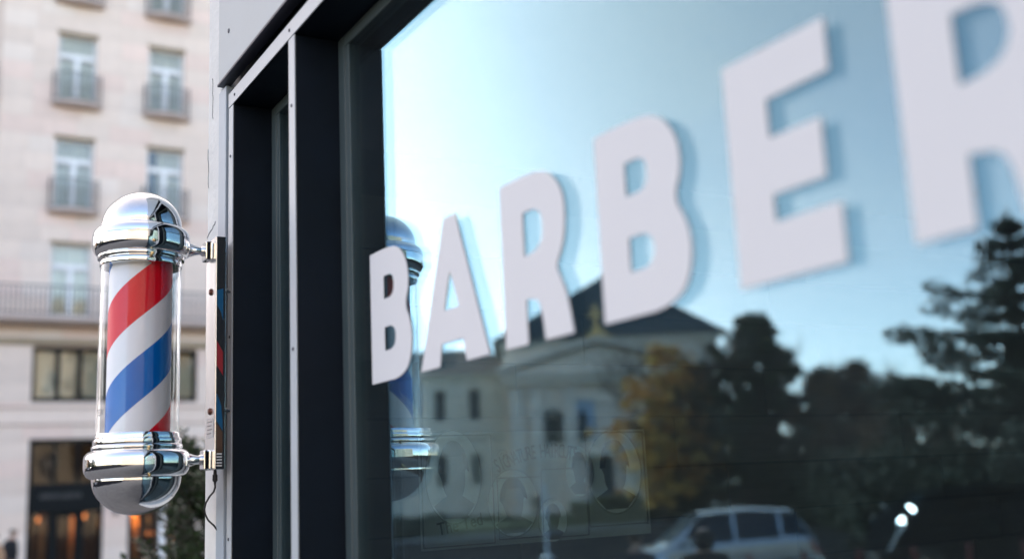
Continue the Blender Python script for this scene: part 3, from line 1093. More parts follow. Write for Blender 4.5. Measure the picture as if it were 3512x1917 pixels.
def make_french():
    w = MB()
    hw_, h = .545, 2.18
    t = .075
    w.bbox(-hw_, -hw_ + t, .16, .26, 0, h, .008).bbox(hw_ - t, hw_, .16, .26, 0, h, .008)
    w.bbox(-hw_ + t, hw_ - t, .16, .26, h - .07, h, .008).bbox(-hw_ + t, hw_ - t, .16, .26, 0, .12, .008)
    w.bbox(-hw_ + t, hw_ - t, .15, .27, 1.44, 1.60, .008)
    w.bbox(-.075, .075, .15, .27, .12, 1.44, .008)
    o = w.build("window", "window_white", hotel)
    for a, b_, c, d in ((-hw_ + t, hw_ - t, 1.60, h - .07), (-hw_ + t, -.075, .12, 1.44), (.075, hw_ - t, .12, 1.44)):
        MB().box(a, b_, .205, .212, c, d).build("pane", "far_glass", o)
    cu = MB()
    for a, b_ in ((-.50, .50),):
        n = 60
        vs = []
        for i in range(n + 1):
            xx = a + (b_ - a) * i / n
            yy = .29 + .018 * math.sin(i * 1.3) + .008 * math.sin(i * 2.9)
            vs += [(xx, yy, .02), (xx, yy, h - .02)]
        cu.add(vs, [(2 * i, 2 * i + 2, 2 * i + 3, 2 * i + 1) for i in range(n)], True)
    cu.build("curtain", "curtain", o)
    MB().bbox(-hw_ - .04, hw_ + .04, -.045, -.008, h + .002, h + .075, .008).build("lintel", "lintel_tan", o)
    return o


def make_balcony():
    b_ = MB()
    # bowed plan
    def plan(off):
        pts = [(-.70 - off, .0)]
        for i in range(13):
            t = -1 + 2 * i / 12
            pts.append((t * (.70 + off), -(.20 + .20 * (1 - t * t)) - off))
        pts.append((.70 + off, .0))
        return pts
    b_.prism(plan(.0), -.10, .0)
    b_.prism(plan(-.06), -.155, -.1005)
    o = b_.build("balcony", "hotel_ledge", hotel)
    pl = plan(-.045)
    r_ = MB()
    for z in (.86, .07):
        r_.tube([(a, c, z) for a, c in pl], .013, 6)
    for a, c in (pl[1], pl[-2], pl[7]):
        r_.tube([(a, c, 0), (a, c, .92)], .019, 6)
    r_.build("railing", "iron", o)
    s_ = MB()
    for k in range(len(pl) - 1):
        (a, c), (d, e) = pl[k], pl[k + 1]
        n = max(1, round(math.hypot(d - a, e - c) / .11))
        for i in range(n):
            t = i / n
            xx, yy = a + (d - a) * t, c + (e - c) * t
            s_.box(xx - .011, xx + .011, yy - .011, yy + .011, .0, .86)
    s_.build("baluster", "iron", o, kind="stuff")
    return o


wpro, bpro = make_french(), make_balcony()
fw = True
for cx_ in col_x:
    for zf in floors:
        w = wpro if fw else copy_tree(wpro)
        w.location = (cx_, 0, zf)
        if not fw and rb_.random() < .45:            # curtains drawn to one side
            for c in w.children:
                if c.name.startswith("curtain"):
                    c.scale = (rb_.uniform(.45, .75), 1, 1)
                    c.location = (rb_.choice((-1, 1)) * .5 * (1 - c.scale.x), 0, 0)
        if zf > 8:
            b_ = bpro if fw or (cx_ == col_x[0] and zf == floors[1]) else copy_tree(bpro)
            b_.location = (cx_, -.001, zf)
        fw = False
hpart("room_back", MB().box(-8.5, 15.5, .95, .99, 4.7, 29.4), "interior_paint")
# band window of the first floor
bw = MB()
x0, x1, z0, z1 = BAND
bw.bbox(x0, x1, .10, .30, z1 - .10, z1, .01).bbox(x0, x1, .10, .30, z0, z0 + .13, .01)
mul = [(x0, x0 + .09), (4.10, 4.22), (4.67, 4.80), (5.36, 5.48), (6.03, 6.15), (6.72, 6.85), (7.32, 7.44), (x1 - .09, x1)]
for a, b_ in mul:
    bw.bbox(a, b_, .102, .298, z0 + .13, z1 - .10, .008)
bo = hpart("band_window", bw, "shop_frame")
for (a, b_), (c, d) in zip(mul, mul[1:]):
    MB().box(b_, c, .20, .208, z0 + .13, z1 - .10).build("pane", "far_glass", bo)
cu = MB()
n = 260
vs = []
for i in range(n + 1):
    xx = x0 + .02 + (x1 - x0 - .04) * i / n
    yy = .34 + .02 * math.sin(i * 1.1) + .012 * math.sin(i * 2.3)
    vs += [(xx, yy, z0), (xx, yy, z1)]
cu.add(vs, [(2 * i, 2 * i + 2, 2 * i + 3, 2 * i + 1) for i in range(n)], True)
cu.build("curtain", "curtain", bo)
# ground-floor shop 1
x0, x1, z0, z1 = SH1
s1 = MB()
s1.bbox(x0, x0 + .11, .05, .30, z0, z1, .008).bbox(x1 - .11, x1, .05, .30, z0, z1, .008).bbox(x0 + .11, x1 - .11, .05, .30, z1 - .12, z1, .008)
for a in (4.11, 4.73):
    s1.bbox(a, a + .09, .08, .28, 2.96, z1 - .12, .006)
s1.bbox(x0 + .11, x1 - .11, .0, .32, 2.18, 2.955, .008)
s1.bbox(4.06, 4.21, .06, .30, z0, 2.18, .006).bbox(4.83, 4.96, .06, .30, z0, 2.18, .006)
s1.bbox(4.21, 4.83, .10, .26, 2.05, 2.178, .005).bbox(4.21, 4.30, .10, .26, z0, 2.05, .005).bbox(4.74, 4.83, .10, .26, z0, 2.05, .005)
s1o = hpart("shopfront", s1, "shop_frame")
for a, b_, c, d in ((3.6, 4.11, 2.96, 4.06), (4.2, 4.73, 2.96, 4.06), (4.82, 5.35, 2.96, 4.06), (3.6, 4.06, z0, 2.18), (4.30, 4.74, z0, 2.05), (4.96, 5.35, z0, 2.18)):
    MB().box(a, b_, .18, .188, c, d).build("pane", "shop_glass", s1o)
for body, size, z in (("GEROCLEDOS", .165, 2.565), ("BUDAPEST", .062, 2.46)):
    if body == "BUDAPEST":
        continue
    me = text_mesh(body, size, .004, .002, 1.05)
    MB().mesh(me, Matrix.Translation((4.33, -.003, z)) @ Matrix.Rotation(R(90), 4, 'X')).build("sign_lettering", "sign_grey", s1o)
# ground-floor shop 2
x0, x1, z0, z1 = SH2
s2 = MB()
s2.bbox(x0, x0 + .10, .05, .30, z0, z1, .008).bbox(x1 - .10, x1, .05, .30, z0, z1, .008).bbox(x0 + .10, x1 - .10, .05, .30, z1 - .12, z1, .008).bbox(x0 + .10, x1 - .10, .02, .30, 2.25, 2.9, .008)
s2.bbox(6.74, 6.81, .08, .28, z0, 2.25, .006).bbox(7.4, 7.48, .08, .28, z0, 2.25, .006)
s2o = hpart("shopfront", s2, "shop_frame")
for a, b_, c, d in ((6.23, 7.95, 2.9, 3.98), (6.23, 6.74, z0, 2.25), (6.81, 7.40, z0, 2.25), (7.48, 7.95, z0, 2.25)):
    MB().box(a, b_, .18, .188, c, d).build("pane", "shop_glass", s2o)
# shop interiors with lit lamps
hpart("shop_room", MB().box(3.2, 8.4, 3.2, 3.25, .0, 4.4).box(3.2, 3.25, .44, 3.19, .0, 4.4).box(8.35, 8.4, .44, 3.19, 0, 4.4).box(5.72, 5.82, .44, 3.19, .1, 4.4).box(3.25, 8.35, .44, 3.19, 4.42, 4.5).box(3.25, 8.35, .44, 3.19, .05, .1), "shop_dark")
for x, w, y, h in ((3.70, .10, .9, 2.0), (3.98, .14, .8, 2.2), (4.79, .10, 1.0, 2.1), (5.05, .12, 1.2, 2.1), (6.56, .15, 1.1, 2.15), (7.65, .14, 1.1, 2.15)):
    hpart("wood_panel", MB().bbox(x - w / 2, x + w / 2, y, y + .08, .1, h, .01), "wood_orange")
for x, y, zt in ((5.02, .62, 2.16), (4.0, 1.4, 2.12), (6.45, .9, 2.15), (7.05, 1.5, 1.55)):
    bright_spot = MB().lathe([(0, -.085), (.05, -.075), (.085, -.03), (.09, .0), (.06, .05), (.02, .075), (0, .08)], n=16).build("pendant_lamp", "lamp_warm", hotel)
    bright_spot.location = (x, y, zt - .12)
    ld = bpy.data.lights.new("lamp_light", 'POINT')
    ld.energy = 4
    ld.color = (1.0, .42, .14)
    ld.shadow_soft_size = .1
    lo = bpy.data.objects.new("lamp_light", ld)
    COL.objects.link(lo)
    lo.parent = hotel
    lo.location = (x, y, zt - .32)
for x, z, y in ((3.85, .8, 1.0), (5.15, .75, .9), (4.5, 1.1, 2.4), (7.1, .9, 1.2), (7.7, .8, 1.0)):
    dm = MB()
    dm.bbox(x - .25, x + .25, y, y + .4, .1, z - .3, .02)
    dm.lathe([(0, .0), (.10, .0), (.13, .10), (.09, .24), (.04, .30), (.05, .36), (0, .38)], c=(x, y + .2, z - .3), n=14)
    hpart("display", dm, "shop_dark" if x != 7.1 else "bollard_red")
wl = MB().lathe([(0, -.10), (.05, -.09), (.065, .0), (.05, .09), (.0, .12)], n=12, c=(5.80, -.12, 2.12)).box(5.785, 5.815, -.08, 0, 2.09, 2.13)
hpart("wall_lamp", wl, "iron")

# ================================================================== trees and shrubs
def leaf_cards(mb, centre, n, rad, size, rng, aspect=.5, squash=1.0):
    for _ in range(n):
        while True:
            p = Vector((rng.uniform(-1, 1), rng.uniform(-1, 1), rng.uniform(-1, 1)))
            if p.length < 1:
                break
        p = Vector(centre) + Vector((p.x * rad, p.y * rad, p.z * rad * squash))
        s_ = size * rng.uniform(.6, 1.35)
        e = Euler((rng.uniform(0, 6.3), rng.uniform(0, 6.3), rng.uniform(0, 6.3))).to_matrix()
        a, b_ = e @ Vector((s_, 0, 0)), e @ Vector((0, s_ * aspect, 0))
        mb.add([p - a, p - b_ * .9 + a * .1, p + a, p + b_ * .9 + a * .1], [(0, 1, 2, 3)])


def tree(name, label, base, height, crown_r, crown_z0, leaf, n_clump, n_leaf, size, seed, clump_r=None, group=None, cat="tree", mixleaf=None, twigs=40, trunk_r=None):
    rng = random.Random(seed)
    t = thing(name, label, cat, base, 0, group)
    tr = trunk_r or height * .022
    tk = MB()
    top = height * .82
    pts = [(rng.uniform(-.05, .05) * i * .6, rng.uniform(-.05, .05) * i * .6, top * i / 6) for i in range(7)]
    tk.tube(pts, [tr * (1.25 if i == 0 else 1) * (1 - i / 7.2) for i in range(7)], 8)
    limbs = []
    for i in range(14):
        h = crown_z0 + (top - crown_z0) * (i + .3) / 14
        a = i * 2.4 + rng.uniform(-.4, .4)
        fr = math.sin(math.pi * min(1, max(.12, (h - crown_z0 * .7) / (height - crown_z0 * .7)))) ** .6
        L = crown_r * fr * rng.uniform(.7, 1.0)
        k = min(6, int(h / top * 6))
        s_ = Vector(pts[k])
        s_.z = h
        e = s_ + Vector((math.cos(a) * L, math.sin(a) * L, L * rng.uniform(.25, .6)))
        m_ = s_.lerp(e, .5) + Vector((0, 0, -L * .06))
        tk.tube([s_, m_, e], [tr * .45, tr * .28, tr * .06], 6)
        limbs.append((s_, m_, e))
    for i in range(twigs):
        s_, m_, e = rng.choice(limbs)
        q = m_.lerp(e, rng.random())
        d = Vector((rng.uniform(-1, 1), rng.uniform(-1, 1), rng.uniform(0, 1.6))).normalized() * crown_r * rng.uniform(.25, .62)
        tk.tube([q, q + d * .5 + Vector((0, 0, .05)), q + d], [tr * .14, tr * .09, tr * .03], 4)
    tk.build("trunk", "bark", t)
    cr_, cr2 = MB(), MB()
    for i in range(n_clump):
        a, u = rng.uniform(0, 6.283), rng.random()
        zz = crown_z0 + (height - crown_z0) * u
        fr = max(.12, math.sin(math.pi * min(.97, .16 + u * .80))) ** .75
        rr = crown_r * fr * (rng.random() ** .45) * rng.uniform(.72, 1.1) * (.80 + .24 * math.sin(3 * a + 5 * u + seed) + .20 * math.sin(5 * a - 11 * u + 2 * seed))
        c = (rr * math.cos(a), rr * math.sin(a), zz)
        cl = (clump_r or crown_r * .26) * rng.uniform(.5, 1.25)
        leaf_cards(cr2 if (mixleaf and rng.random() < .35) else cr_, c, n_leaf, cl, size, rng, .55, .8)
    cr_.build("crown", leaf, t)
    if mixleaf:
        cr2.build("crown", mixleaf, t)
    return t


def conifer(name, label, base, height, base_r, z0, seed, tiers=13, group=None):
    """layered evergreen: whorls of drooping boughs with needle clumps at their ends"""
    rng = random.Random(seed)
    t = thing(name, label, "tree", base, 0, group)
    tk = MB()
    tk.tube([(0, 0, 0), (.04, .02, height * .5), (0, 0, height * .98)], [height * .024, height * .015, height * .003], 8)
    cr_ = MB()
    for i in range(tiers):
        u = i / (tiers - 1)
        h = z0 + (height - z0) * (u ** .92) * .97
        rad = base_r * (1 - u) ** .82 * rng.uniform(.78, 1.15) + .16
        nb = max(4, int(9 - 4 * u))
        for b_ in range(nb):
            a = b_ * 6.283 / nb + i * 1.1 + rng.uniform(-.25, .25)
            L = rad * rng.uniform(.68, 1.12)
            up = rng.uniform(-.10, .28) * L
            e = Vector((math.cos(a) * L, math.sin(a) * L, h + up))
            s_ = Vector((0, 0, h))
            tk.tube([s_, s_.lerp(e, .6) + Vector((0, 0, -.05 * L)), e], [.035 * (1 - u) + .012, .022, .006], 5)
            m = max(3, int(L / .30))
            for q in range(m):
                f = (q + .6) / m
                c = s_.lerp(e, f) + Vector((rng.uniform(-.12, .12), rng.uniform(-.12, .12), -.05 * L * math.sin(f * 3.1) + rng.uniform(-.04, .10)))
                leaf_cards(cr_, c, int(34 + 22 * f), .21 + .20 * f * (1 - u * .4), .10, rng, .34, .62)
    leaf_cards(cr_, (0, 0, height - .1), 90, .17, .09, rng, .3, 2.6)
    tk.build("trunk", "bark", t)
    cr_.build("crown", "leaf_conifer", t)
    return t


# evergreen shrub beside the shop corner
def shrub(name, label, base, height, seed):
    rng = random.Random(seed)
    t = thing(name, label, "shrub", base)
    st = MB()
    lf = MB()
    for i in range(440):
        a = rng.uniform(0, 6.283)
        u = rng.random()
        h = .35 + (height - .35) * u
        rr = (.92 - .52 * u ** 1.6) * (rng.random() ** .45)
        e = Vector((rr * math.cos(a), rr * math.sin(a), h))
        s_ = Vector((rr * .25 * math.cos(a), rr * .25 * math.sin(a), max(.2, h - .5)))
        d = (e - s_)
        st.tube([s_, s_.lerp(e, .6), e], [.008, .006, .003], 4)
        for k in range(34):
            f = .35 + .65 * k / 33
            p = s_.lerp(e, f)
            ang = k * 2.4 + rng.uniform(-.3, .3)
            out = Vector((math.cos(ang), math.sin(ang), rng.uniform(.1, .9))).normalized()
            L, W = rng.uniform(.050, .080), rng.uniform(.014, .020)
            sd_ = out.cross(Vector((rng.uniform(-.4, .4), rng.uniform(-.4, .4), 1))).normalized() * W
            nrm = sd_.cross(out).normalized() * .006
            lf.add([p, p + out * L * .45 - sd_, p + out * L * .5 + nrm, p + out * L * .45 + sd_, p + out * L], [(0, 1, 2), (0, 2, 3), (1, 4, 2), (2, 4, 3)], True)
    st.build("stem", "twig", t)
    lf.build("foliage", "leaf_dark", t)
    po_ = MB().lathe([(0, 0), (.26, 0), (.34, .38), (.36, .40), (.36, .44), (.31, .44), (.30, .40), (0, .39)], n=32)
    po_.build("planter", "terracotta", t)
    return t


shrub("evergreen_shrub", "glossy dark evergreen shrub beside the shop corner", (1.80, 6.1, .12), 2.72, 5)

# trees reflected in the window, standing on the lawn and by the road
tree("autumn_tree", "tree with sparse orange autumn leaves in front of the church", (-35.2, 45.4, .1), 9.2, 4.6, 1.2, "leaf_orange", 200, 24, .14, 31, clump_r=.40, mixleaf="leaf_yellow", twigs=260)
tree("olive_tree", "olive brown tree filling the gap between the orange tree and the dark green tree", (-38.2, 46.8, .1), 8.4, 3.8, .6, "leaf_olive", 360, 36, .15, 39, clump_r=.5, mixleaf="leaf_brown", twigs=260)
tree("evergreen_tree", "tall dark green tree right of the orange autumn tree", (-38.4, 41.9, .1), 10.4, 3.4, .3, "leaf_conifer", 520, 60, .15, 32, clump_r=.50, mixleaf="leaf_green", twigs=260)
tree("autumn_tree", "second autumn tree, yellow and thin, low at the church side", (-33.2, 43.9, .1), 6.4, 2.2, .8, "leaf_yellow", 120, 24, .14, 38, clump_r=.36, mixleaf="leaf_orange", twigs=140)
tree("bare_tree", "wide brown half-bare tree between the dark tree and the conifers", (-38.6, 35.4, .05), 7.2, 3.2, .6, "leaf_brown", 300, 28, .12, 33, clump_r=.42, twigs=520, mixleaf="leaf_conifer")
tree("bare_tree", "low brown thinning tree next to the tall conifer", (-35.6, 29.6, .0), 5.8, 3.0, .5, "leaf_brown", 280, 28, .12, 34, clump_r=.42, twigs=460, mixleaf="leaf_conifer")
tree("small_tree", "slim yellowing tree before the grey house", (-17.3, 45.5, .1), 8.2, 1.3, 1.4, "leaf_orange", 34, 24, .14, 35, mixleaf="leaf_brown", twigs=60)
tree("autumn_tree", "reddish brown tree crowded behind the dark green tree", (-47.0, 45.0, .1), 8.0, 4.0, .5, "leaf_brown", 380, 44, .15, 37, clump_r=.6, mixleaf="leaf_conifer")
conifer("conifer", "big layered dark conifer towering over the black van", (-22.35, 15.75, 0), 8.3, 5.7, .5, 41, tiers=17)
conifer("conifer", "second dark conifer behind the big layered one", (-29.5, 15.0, 0), 7.6, 4.2, .4, 42, tiers=14)
conifer("conifer", "broad dark conifer behind the silver car, left of the big one", (-29.2, 20.6, 0), 6.0, 3.4, .3, 43, tiers=13)
tree("street_tree", "yellow autumn street tree behind the barber shop", (9.5, 14.0, .12), 10.5, 3.0, 3.0, "leaf_orange", 140, 40, .2, 51, mixleaf="leaf_green")
tree("street_tree", "green and yellow street tree along the shop side street", (13.5, 6.0, .12), 11.0, 3.2, 3.0, "leaf_green", 140, 40, .2, 52, mixleaf="leaf_orange")


def hedge(label, base, rz, L, Hh, W, leaf, n, size, seed):
    rng = random.Random(seed)
    t = thing("hedge", label, "hedge", base, rz)
    lf = MB()
    for _ in range(n):
        x = rng.uniform(-L / 2, L / 2)
        hh = Hh * (.78 + .22 * math.sin(x * 2.3 + seed) * math.cos(x * .9))
        s_ = rng.choice((0, 1, 2, 2))
        p = Vector((x, rng.uniform(-W, W), hh)) if s_ == 0 else Vector((x, rng.choice((-W, W)) * rng.uniform(.8, 1.1), rng.uniform(.05, hh)))
        a = rng.uniform(.6, 1.3) * size
        e = Euler((rng.uniform(0, 6.3), rng.uniform(0, 6.3), rng.uniform(0, 6.3))).to_matrix()
        lf.add([p - e @ Vector((a, 0, 0)), p - e @ Vector((0, a * .5, 0)), p + e @ Vector((a, 0, 0)), p + e @ Vector((0, a * .5, 0))], [(0, 1, 2, 3)])
    lf.build("foliage", leaf, t)
    cb = MB()
    n = int(L / .5)
    for i in range(n):
        x = -L / 2 + L * (i + .5) / n
        cb.tube([(x, 0, 0), (x + .05, .03, Hh * .7)], [.03, .012], 5)
    cb.build("stem", "twig", t)
    return t


hedge("blue-green clipped hedge along the far kerb by the grey house", (-17.8, 45.2, .12), 0.1, 6.5, 1.1, .5, "leaf_bluegreen", 5200, .10, 61)
hedge("low dark hedge under the orange tree", (-33.5, 46.3, .12), -.1, 9.0, 1.5, .6, "leaf_green", 6500, .12, 62)
hedge("long dark shrub border behind the parked cars", (-34.5, 33.5, .0), 2.18, 16.0, 2.7, 1.0, "leaf_conifer", 14000, .15, 63)
hedge("dark shrubs under the big conifer", (-24.5, 18.8, .0), 2.3, 13.0, 2.1, .9, "leaf_conifer", 12000, .14, 64)

# ================================================================== CHURCH seen in the window
E1 = Vector((-.861, -.506, 0)).normalized()
church_rz = math.atan2(E1.y, E1.x)


def frame_at(p):
    return Matrix.Translation(p)


# local axes: +x runs to the right as seen from the shop, +y away from the shop
ch = thing("church", "grey church with a pediment, gilded cross and dark hipped roof", "church", (-36.1, 65.6, 0.0))
ch.rotation_euler = (0, 0, church_rz)
ch.scale = (1, 1, 1)


def cpart(name, mb, m, parent=None, label=None):
    """local x right, y away; mirrored so that depth runs away from the shop"""
    mb.v = [(x, -y, z) for x, y, z in mb.v]
    return mb.build(name, m, parent or ch, label=label)


cw = MB()
wall_cells(cw, .4, 16.2, 0, 12.35, 1.6, 2.2, [(14.8, 15.6, 4.5, 7.0)])
cw.box(.4, 16.2, 2.21, 15.0, 0, 12.35)
cpart("wall", cw, "church_wall")
cpart("attic_cornice", MB().bbox(.0, 16.6, 1.2, 15.3, 12.36, 12.62, .04).bbox(.15, 16.45, 1.35, 15.2, 12.1, 12.355, .03), "church_trim")
rf = MB()
a_ = [(-.3, .9, 12.64), (16.9, .9, 12.64), (16.9, 15.6, 12.64), (-.3, 15.6, 12.64)]
rf.add(a_ + [(8.9, 4.4, 18.0), (8.9, 12.2, 18.0)], [(0, 1, 4), (1, 2, 5, 4), (2, 3, 5), (3, 0, 4, 5), (3, 2, 1, 0)])
cpart("roof", rf, "church_roof")
# portico: wall, entablature, pediment
pw = MB()
wall_cells(pw, .8, 13.8, 0, 9.2, .6, 1.58, [(6.2, 8.0, 0, 3.9), (3.35, 4.35, 5.0, 6.9), (5.1, 6.9, 5.2, 8.0)])
cpart("portico_wall", pw, "church_wall")
cpart("portico_back", MB().box(.8, 13.8, 1.30, 1.59, .1, 9.1), "dark_opening")
for x in (.8, 2.2, 4.6, 8.6, 11.0, 12.6):
    p_ = MB().bbox(x, x + .95, .33, .598, .5, 8.5, .03).bbox(x - .12, x + 1.07, .25, .597, 0, .48, .03).bbox(x - .12, x + 1.07, .25, .597, 8.52, 8.95, .03)
    cpart("pilaster", p_, "church_trim")
cpart("entablature", MB().bbox(.4, 14.2, .05, 1.57, 9.21, 9.75, .03).bbox(.1, 14.5, -.25, 1.57, 9.76, 10.05, .04), "church_trim")
pd = MB()
pd.prism([(.5, 10.06), (14.1, 10.06), (7.3, 12.0)], .35, 1.55, axis=1)
cpart("tympanum", pd, "church_wall")
pd = MB()
for s_ in (0, 1):
    q = [(-.1, 10.07), (7.3, 12.18), (7.3, 12.56), (-.1, 10.45)]
    if s_:
        q = [(14.6 - a, b_) for a, b_ in reversed(q)]
    pd.prism(q, -.25, 1.5, axis=1)
cpart("pediment_cornice", pd, "church_trim")
cs = MB()
cs.bbox(7.18, 7.42, .1, .34, 12.5, 14.9, .03).bbox(6.72, 7.88, .12, .32, 14.0, 14.24, .03)
cpart("cross", cs, "gold")
cb = MB().prism([(6.2, 12.5), (8.4, 12.5), (7.75, 12.85), (7.45, 13.3), (7.15, 13.3), (6.85, 12.85)], -.1, .5, axis=1)
cpart("cross_base", cb, "gold")
dr = MB().bbox(6.25, 7.08, .9, 1.0, .02, 3.85, .02).bbox(7.12, 7.95, .9, 1.0, .02, 3.85, .02)
cpart("door", dr, "dark_opening")
ar = MB()
pts = [(3.0, 4.9)] + [(3.85 + .85 * math.cos(math.pi - math.pi * i / 14), 6.6 + .85 * math.sin(math.pi * i / 14)) for i in range(15)] + [(4.7, 4.9)]
inn = [(3.3, 4.9)] + [(3.85 + .55 * math.cos(math.pi - math.pi * i / 14), 6.6 + .55 * math.sin(math.pi * i / 14)) for i in range(15)] + [(4.4, 4.9)]
for i in range(len(pts) - 1):
    ar.prism([pts[i], pts[i + 1], inn[i + 1], inn[i]], .42, .597, axis=1)
cpart("window_arch", ar, "statue_dark")
cpart("banner", MB().bbox(5.12, 6.88, .70, .78, 5.22, 7.98, .01), "banner_blue")
st = MB().lathe([(0, 0), (.34, 0), (.30, .5), (.22, .9), (.30, 1.35), (.20, 1.62), (.11, 1.7), (.16, 1.85), (.13, 2.05), (0, 2.12)], n=14, c=(6.0, .50, 5.25))
cpart("statue", st, "statue_dark")
cpart("door_hood", MB().bbox(5.8, 8.4, .2, .597, 4.05, 4.35, .03), "church_trim")
cpart("step", MB().bbox(4.5, 9.7, -1.0, .3, 0, .16, .02).bbox(5.0, 9.2, -.6, .3, .165, .32, .02), "church_trim")

# grey house left of the church
hs = thing("house", "pale grey house with shuttered windows left of the church", "house", (-28.6, 74.8, 0.0))
hs.rotation_euler = (0, 0, church_rz)


def houspart(name, mb, m, parent=None):
    mb.v = [(x, -y, z) for x, y, z in mb.v]
    return mb.build(name, m, parent or hs)


hop = []
for x in (1.4, 3.8, 6.2, 8.8):
    hop += [(x, x + .95, 7.1, 9.5), (x, x + .95, 2.3, 4.7)]
hm = MB()
wall_cells(hm, 0, 11.9, 0, 10.6, 0, .5, hop)
hm.box(0, 11.9, .51, 9, 0, 10.6)
houspart("wall", hm, "house_wall")
rf = MB()
rf.add([(-.4, -.5, 10.62), (12.2, -.5, 10.62), (12.2, 9.5, 10.62), (-.4, 9.5, 10.62), (2.5, 4, 13.0), (10.2, 4, 13.0)], [(0, 1, 5, 4), (1, 2, 5), (2, 3, 4, 5), (3, 0, 4), (3, 2, 1, 0)])
houspart("roof", rf, "house_roof")
houspart("cornice", MB().bbox(-.3, 12.1, -.35, 0, 10.3, 10.6, .03).bbox(-.05, 11.95, -.15, 0, 5.9, 6.15, .03), "house_wall")
for a, b_, c, d in hop:
    f_ = MB().bbox(a, a + .09, .2, .3, c, d, .01).bbox(b_ - .09, b_, .2, .3, c, d, .01).bbox(a + .09, b_ - .09, .2, .3, d - .09, d, .01).bbox(a + .09, b_ - .09, .2, .3, c, c + .09, .01)
    w = houspart("window", f_, "house_wall")
    w2 = MB().box(a + .09, b_ - .09, .24, .26, c + .09, d - .09)
    houspart("pane", w2, "dark_opening", w)

# far building on the other side (seen in the chrome)
ts = thing("townhouse", "sunlit pale stone terrace down the street behind the camera", "building", (-8, -30, 0))
ops = []
for i in range(13):
    for j in range(5):
        ops.append((-24 + i * 3.6, -22.8 + i * 3.6, 1.0 + j * 3.4, 3.1 + j * 3.4))
tw = MB()
wall_cells(tw, -26, 24, 0, 18.5, -.4, 0, ops)
tw.box(-26, 24, -9, -.41, 0, 18.5).bbox(-26.3, 24.3, -9.2, .3, 18.52, 18.9, .03).bbox(-26.1, 24.1, -.001, .18, 4.0, 4.2, .02)
tw.build("wall", "pale_stone", ts)
wf = MB().bbox(-.6, -.5, -.25, -.15, 0, 2.1, .01).bbox(.5, .6, -.25, -.15, 0, 2.1, .01).bbox(-.5, .5, -.25, -.15, 2.0, 2.1, .01).bbox(-.5, .5, -.25, -.15, 0, .1, .01).bbox(-.04, .04, -.25, -.15, .1, 2.0, .01)
w0 = wf.build("window", "window_white", ts)
MB().box(-.5, .5, -.21, -.20, .1, 2.0).build("pane", "dark_opening", w0)
for i, o in enumerate(ops):
    w = w0 if i == 0 else copy_tree(w0)
    w.location = ((o[0] + o[1]) / 2, 0, o[2])

# ================================================================== CARS
def lerp_tab(tab, x):
    if x <= tab[0][0]:
        return tab[0][1]
    for (a, b_), (c, d) in zip(tab, tab[1:]):
        if x <= c:
            t = (x - a) / (c - a)
            t = t * t * (3 - 2 * t) * .35 + t * .65
            return b_ + (d - b_) * t
    return tab[-1][1]


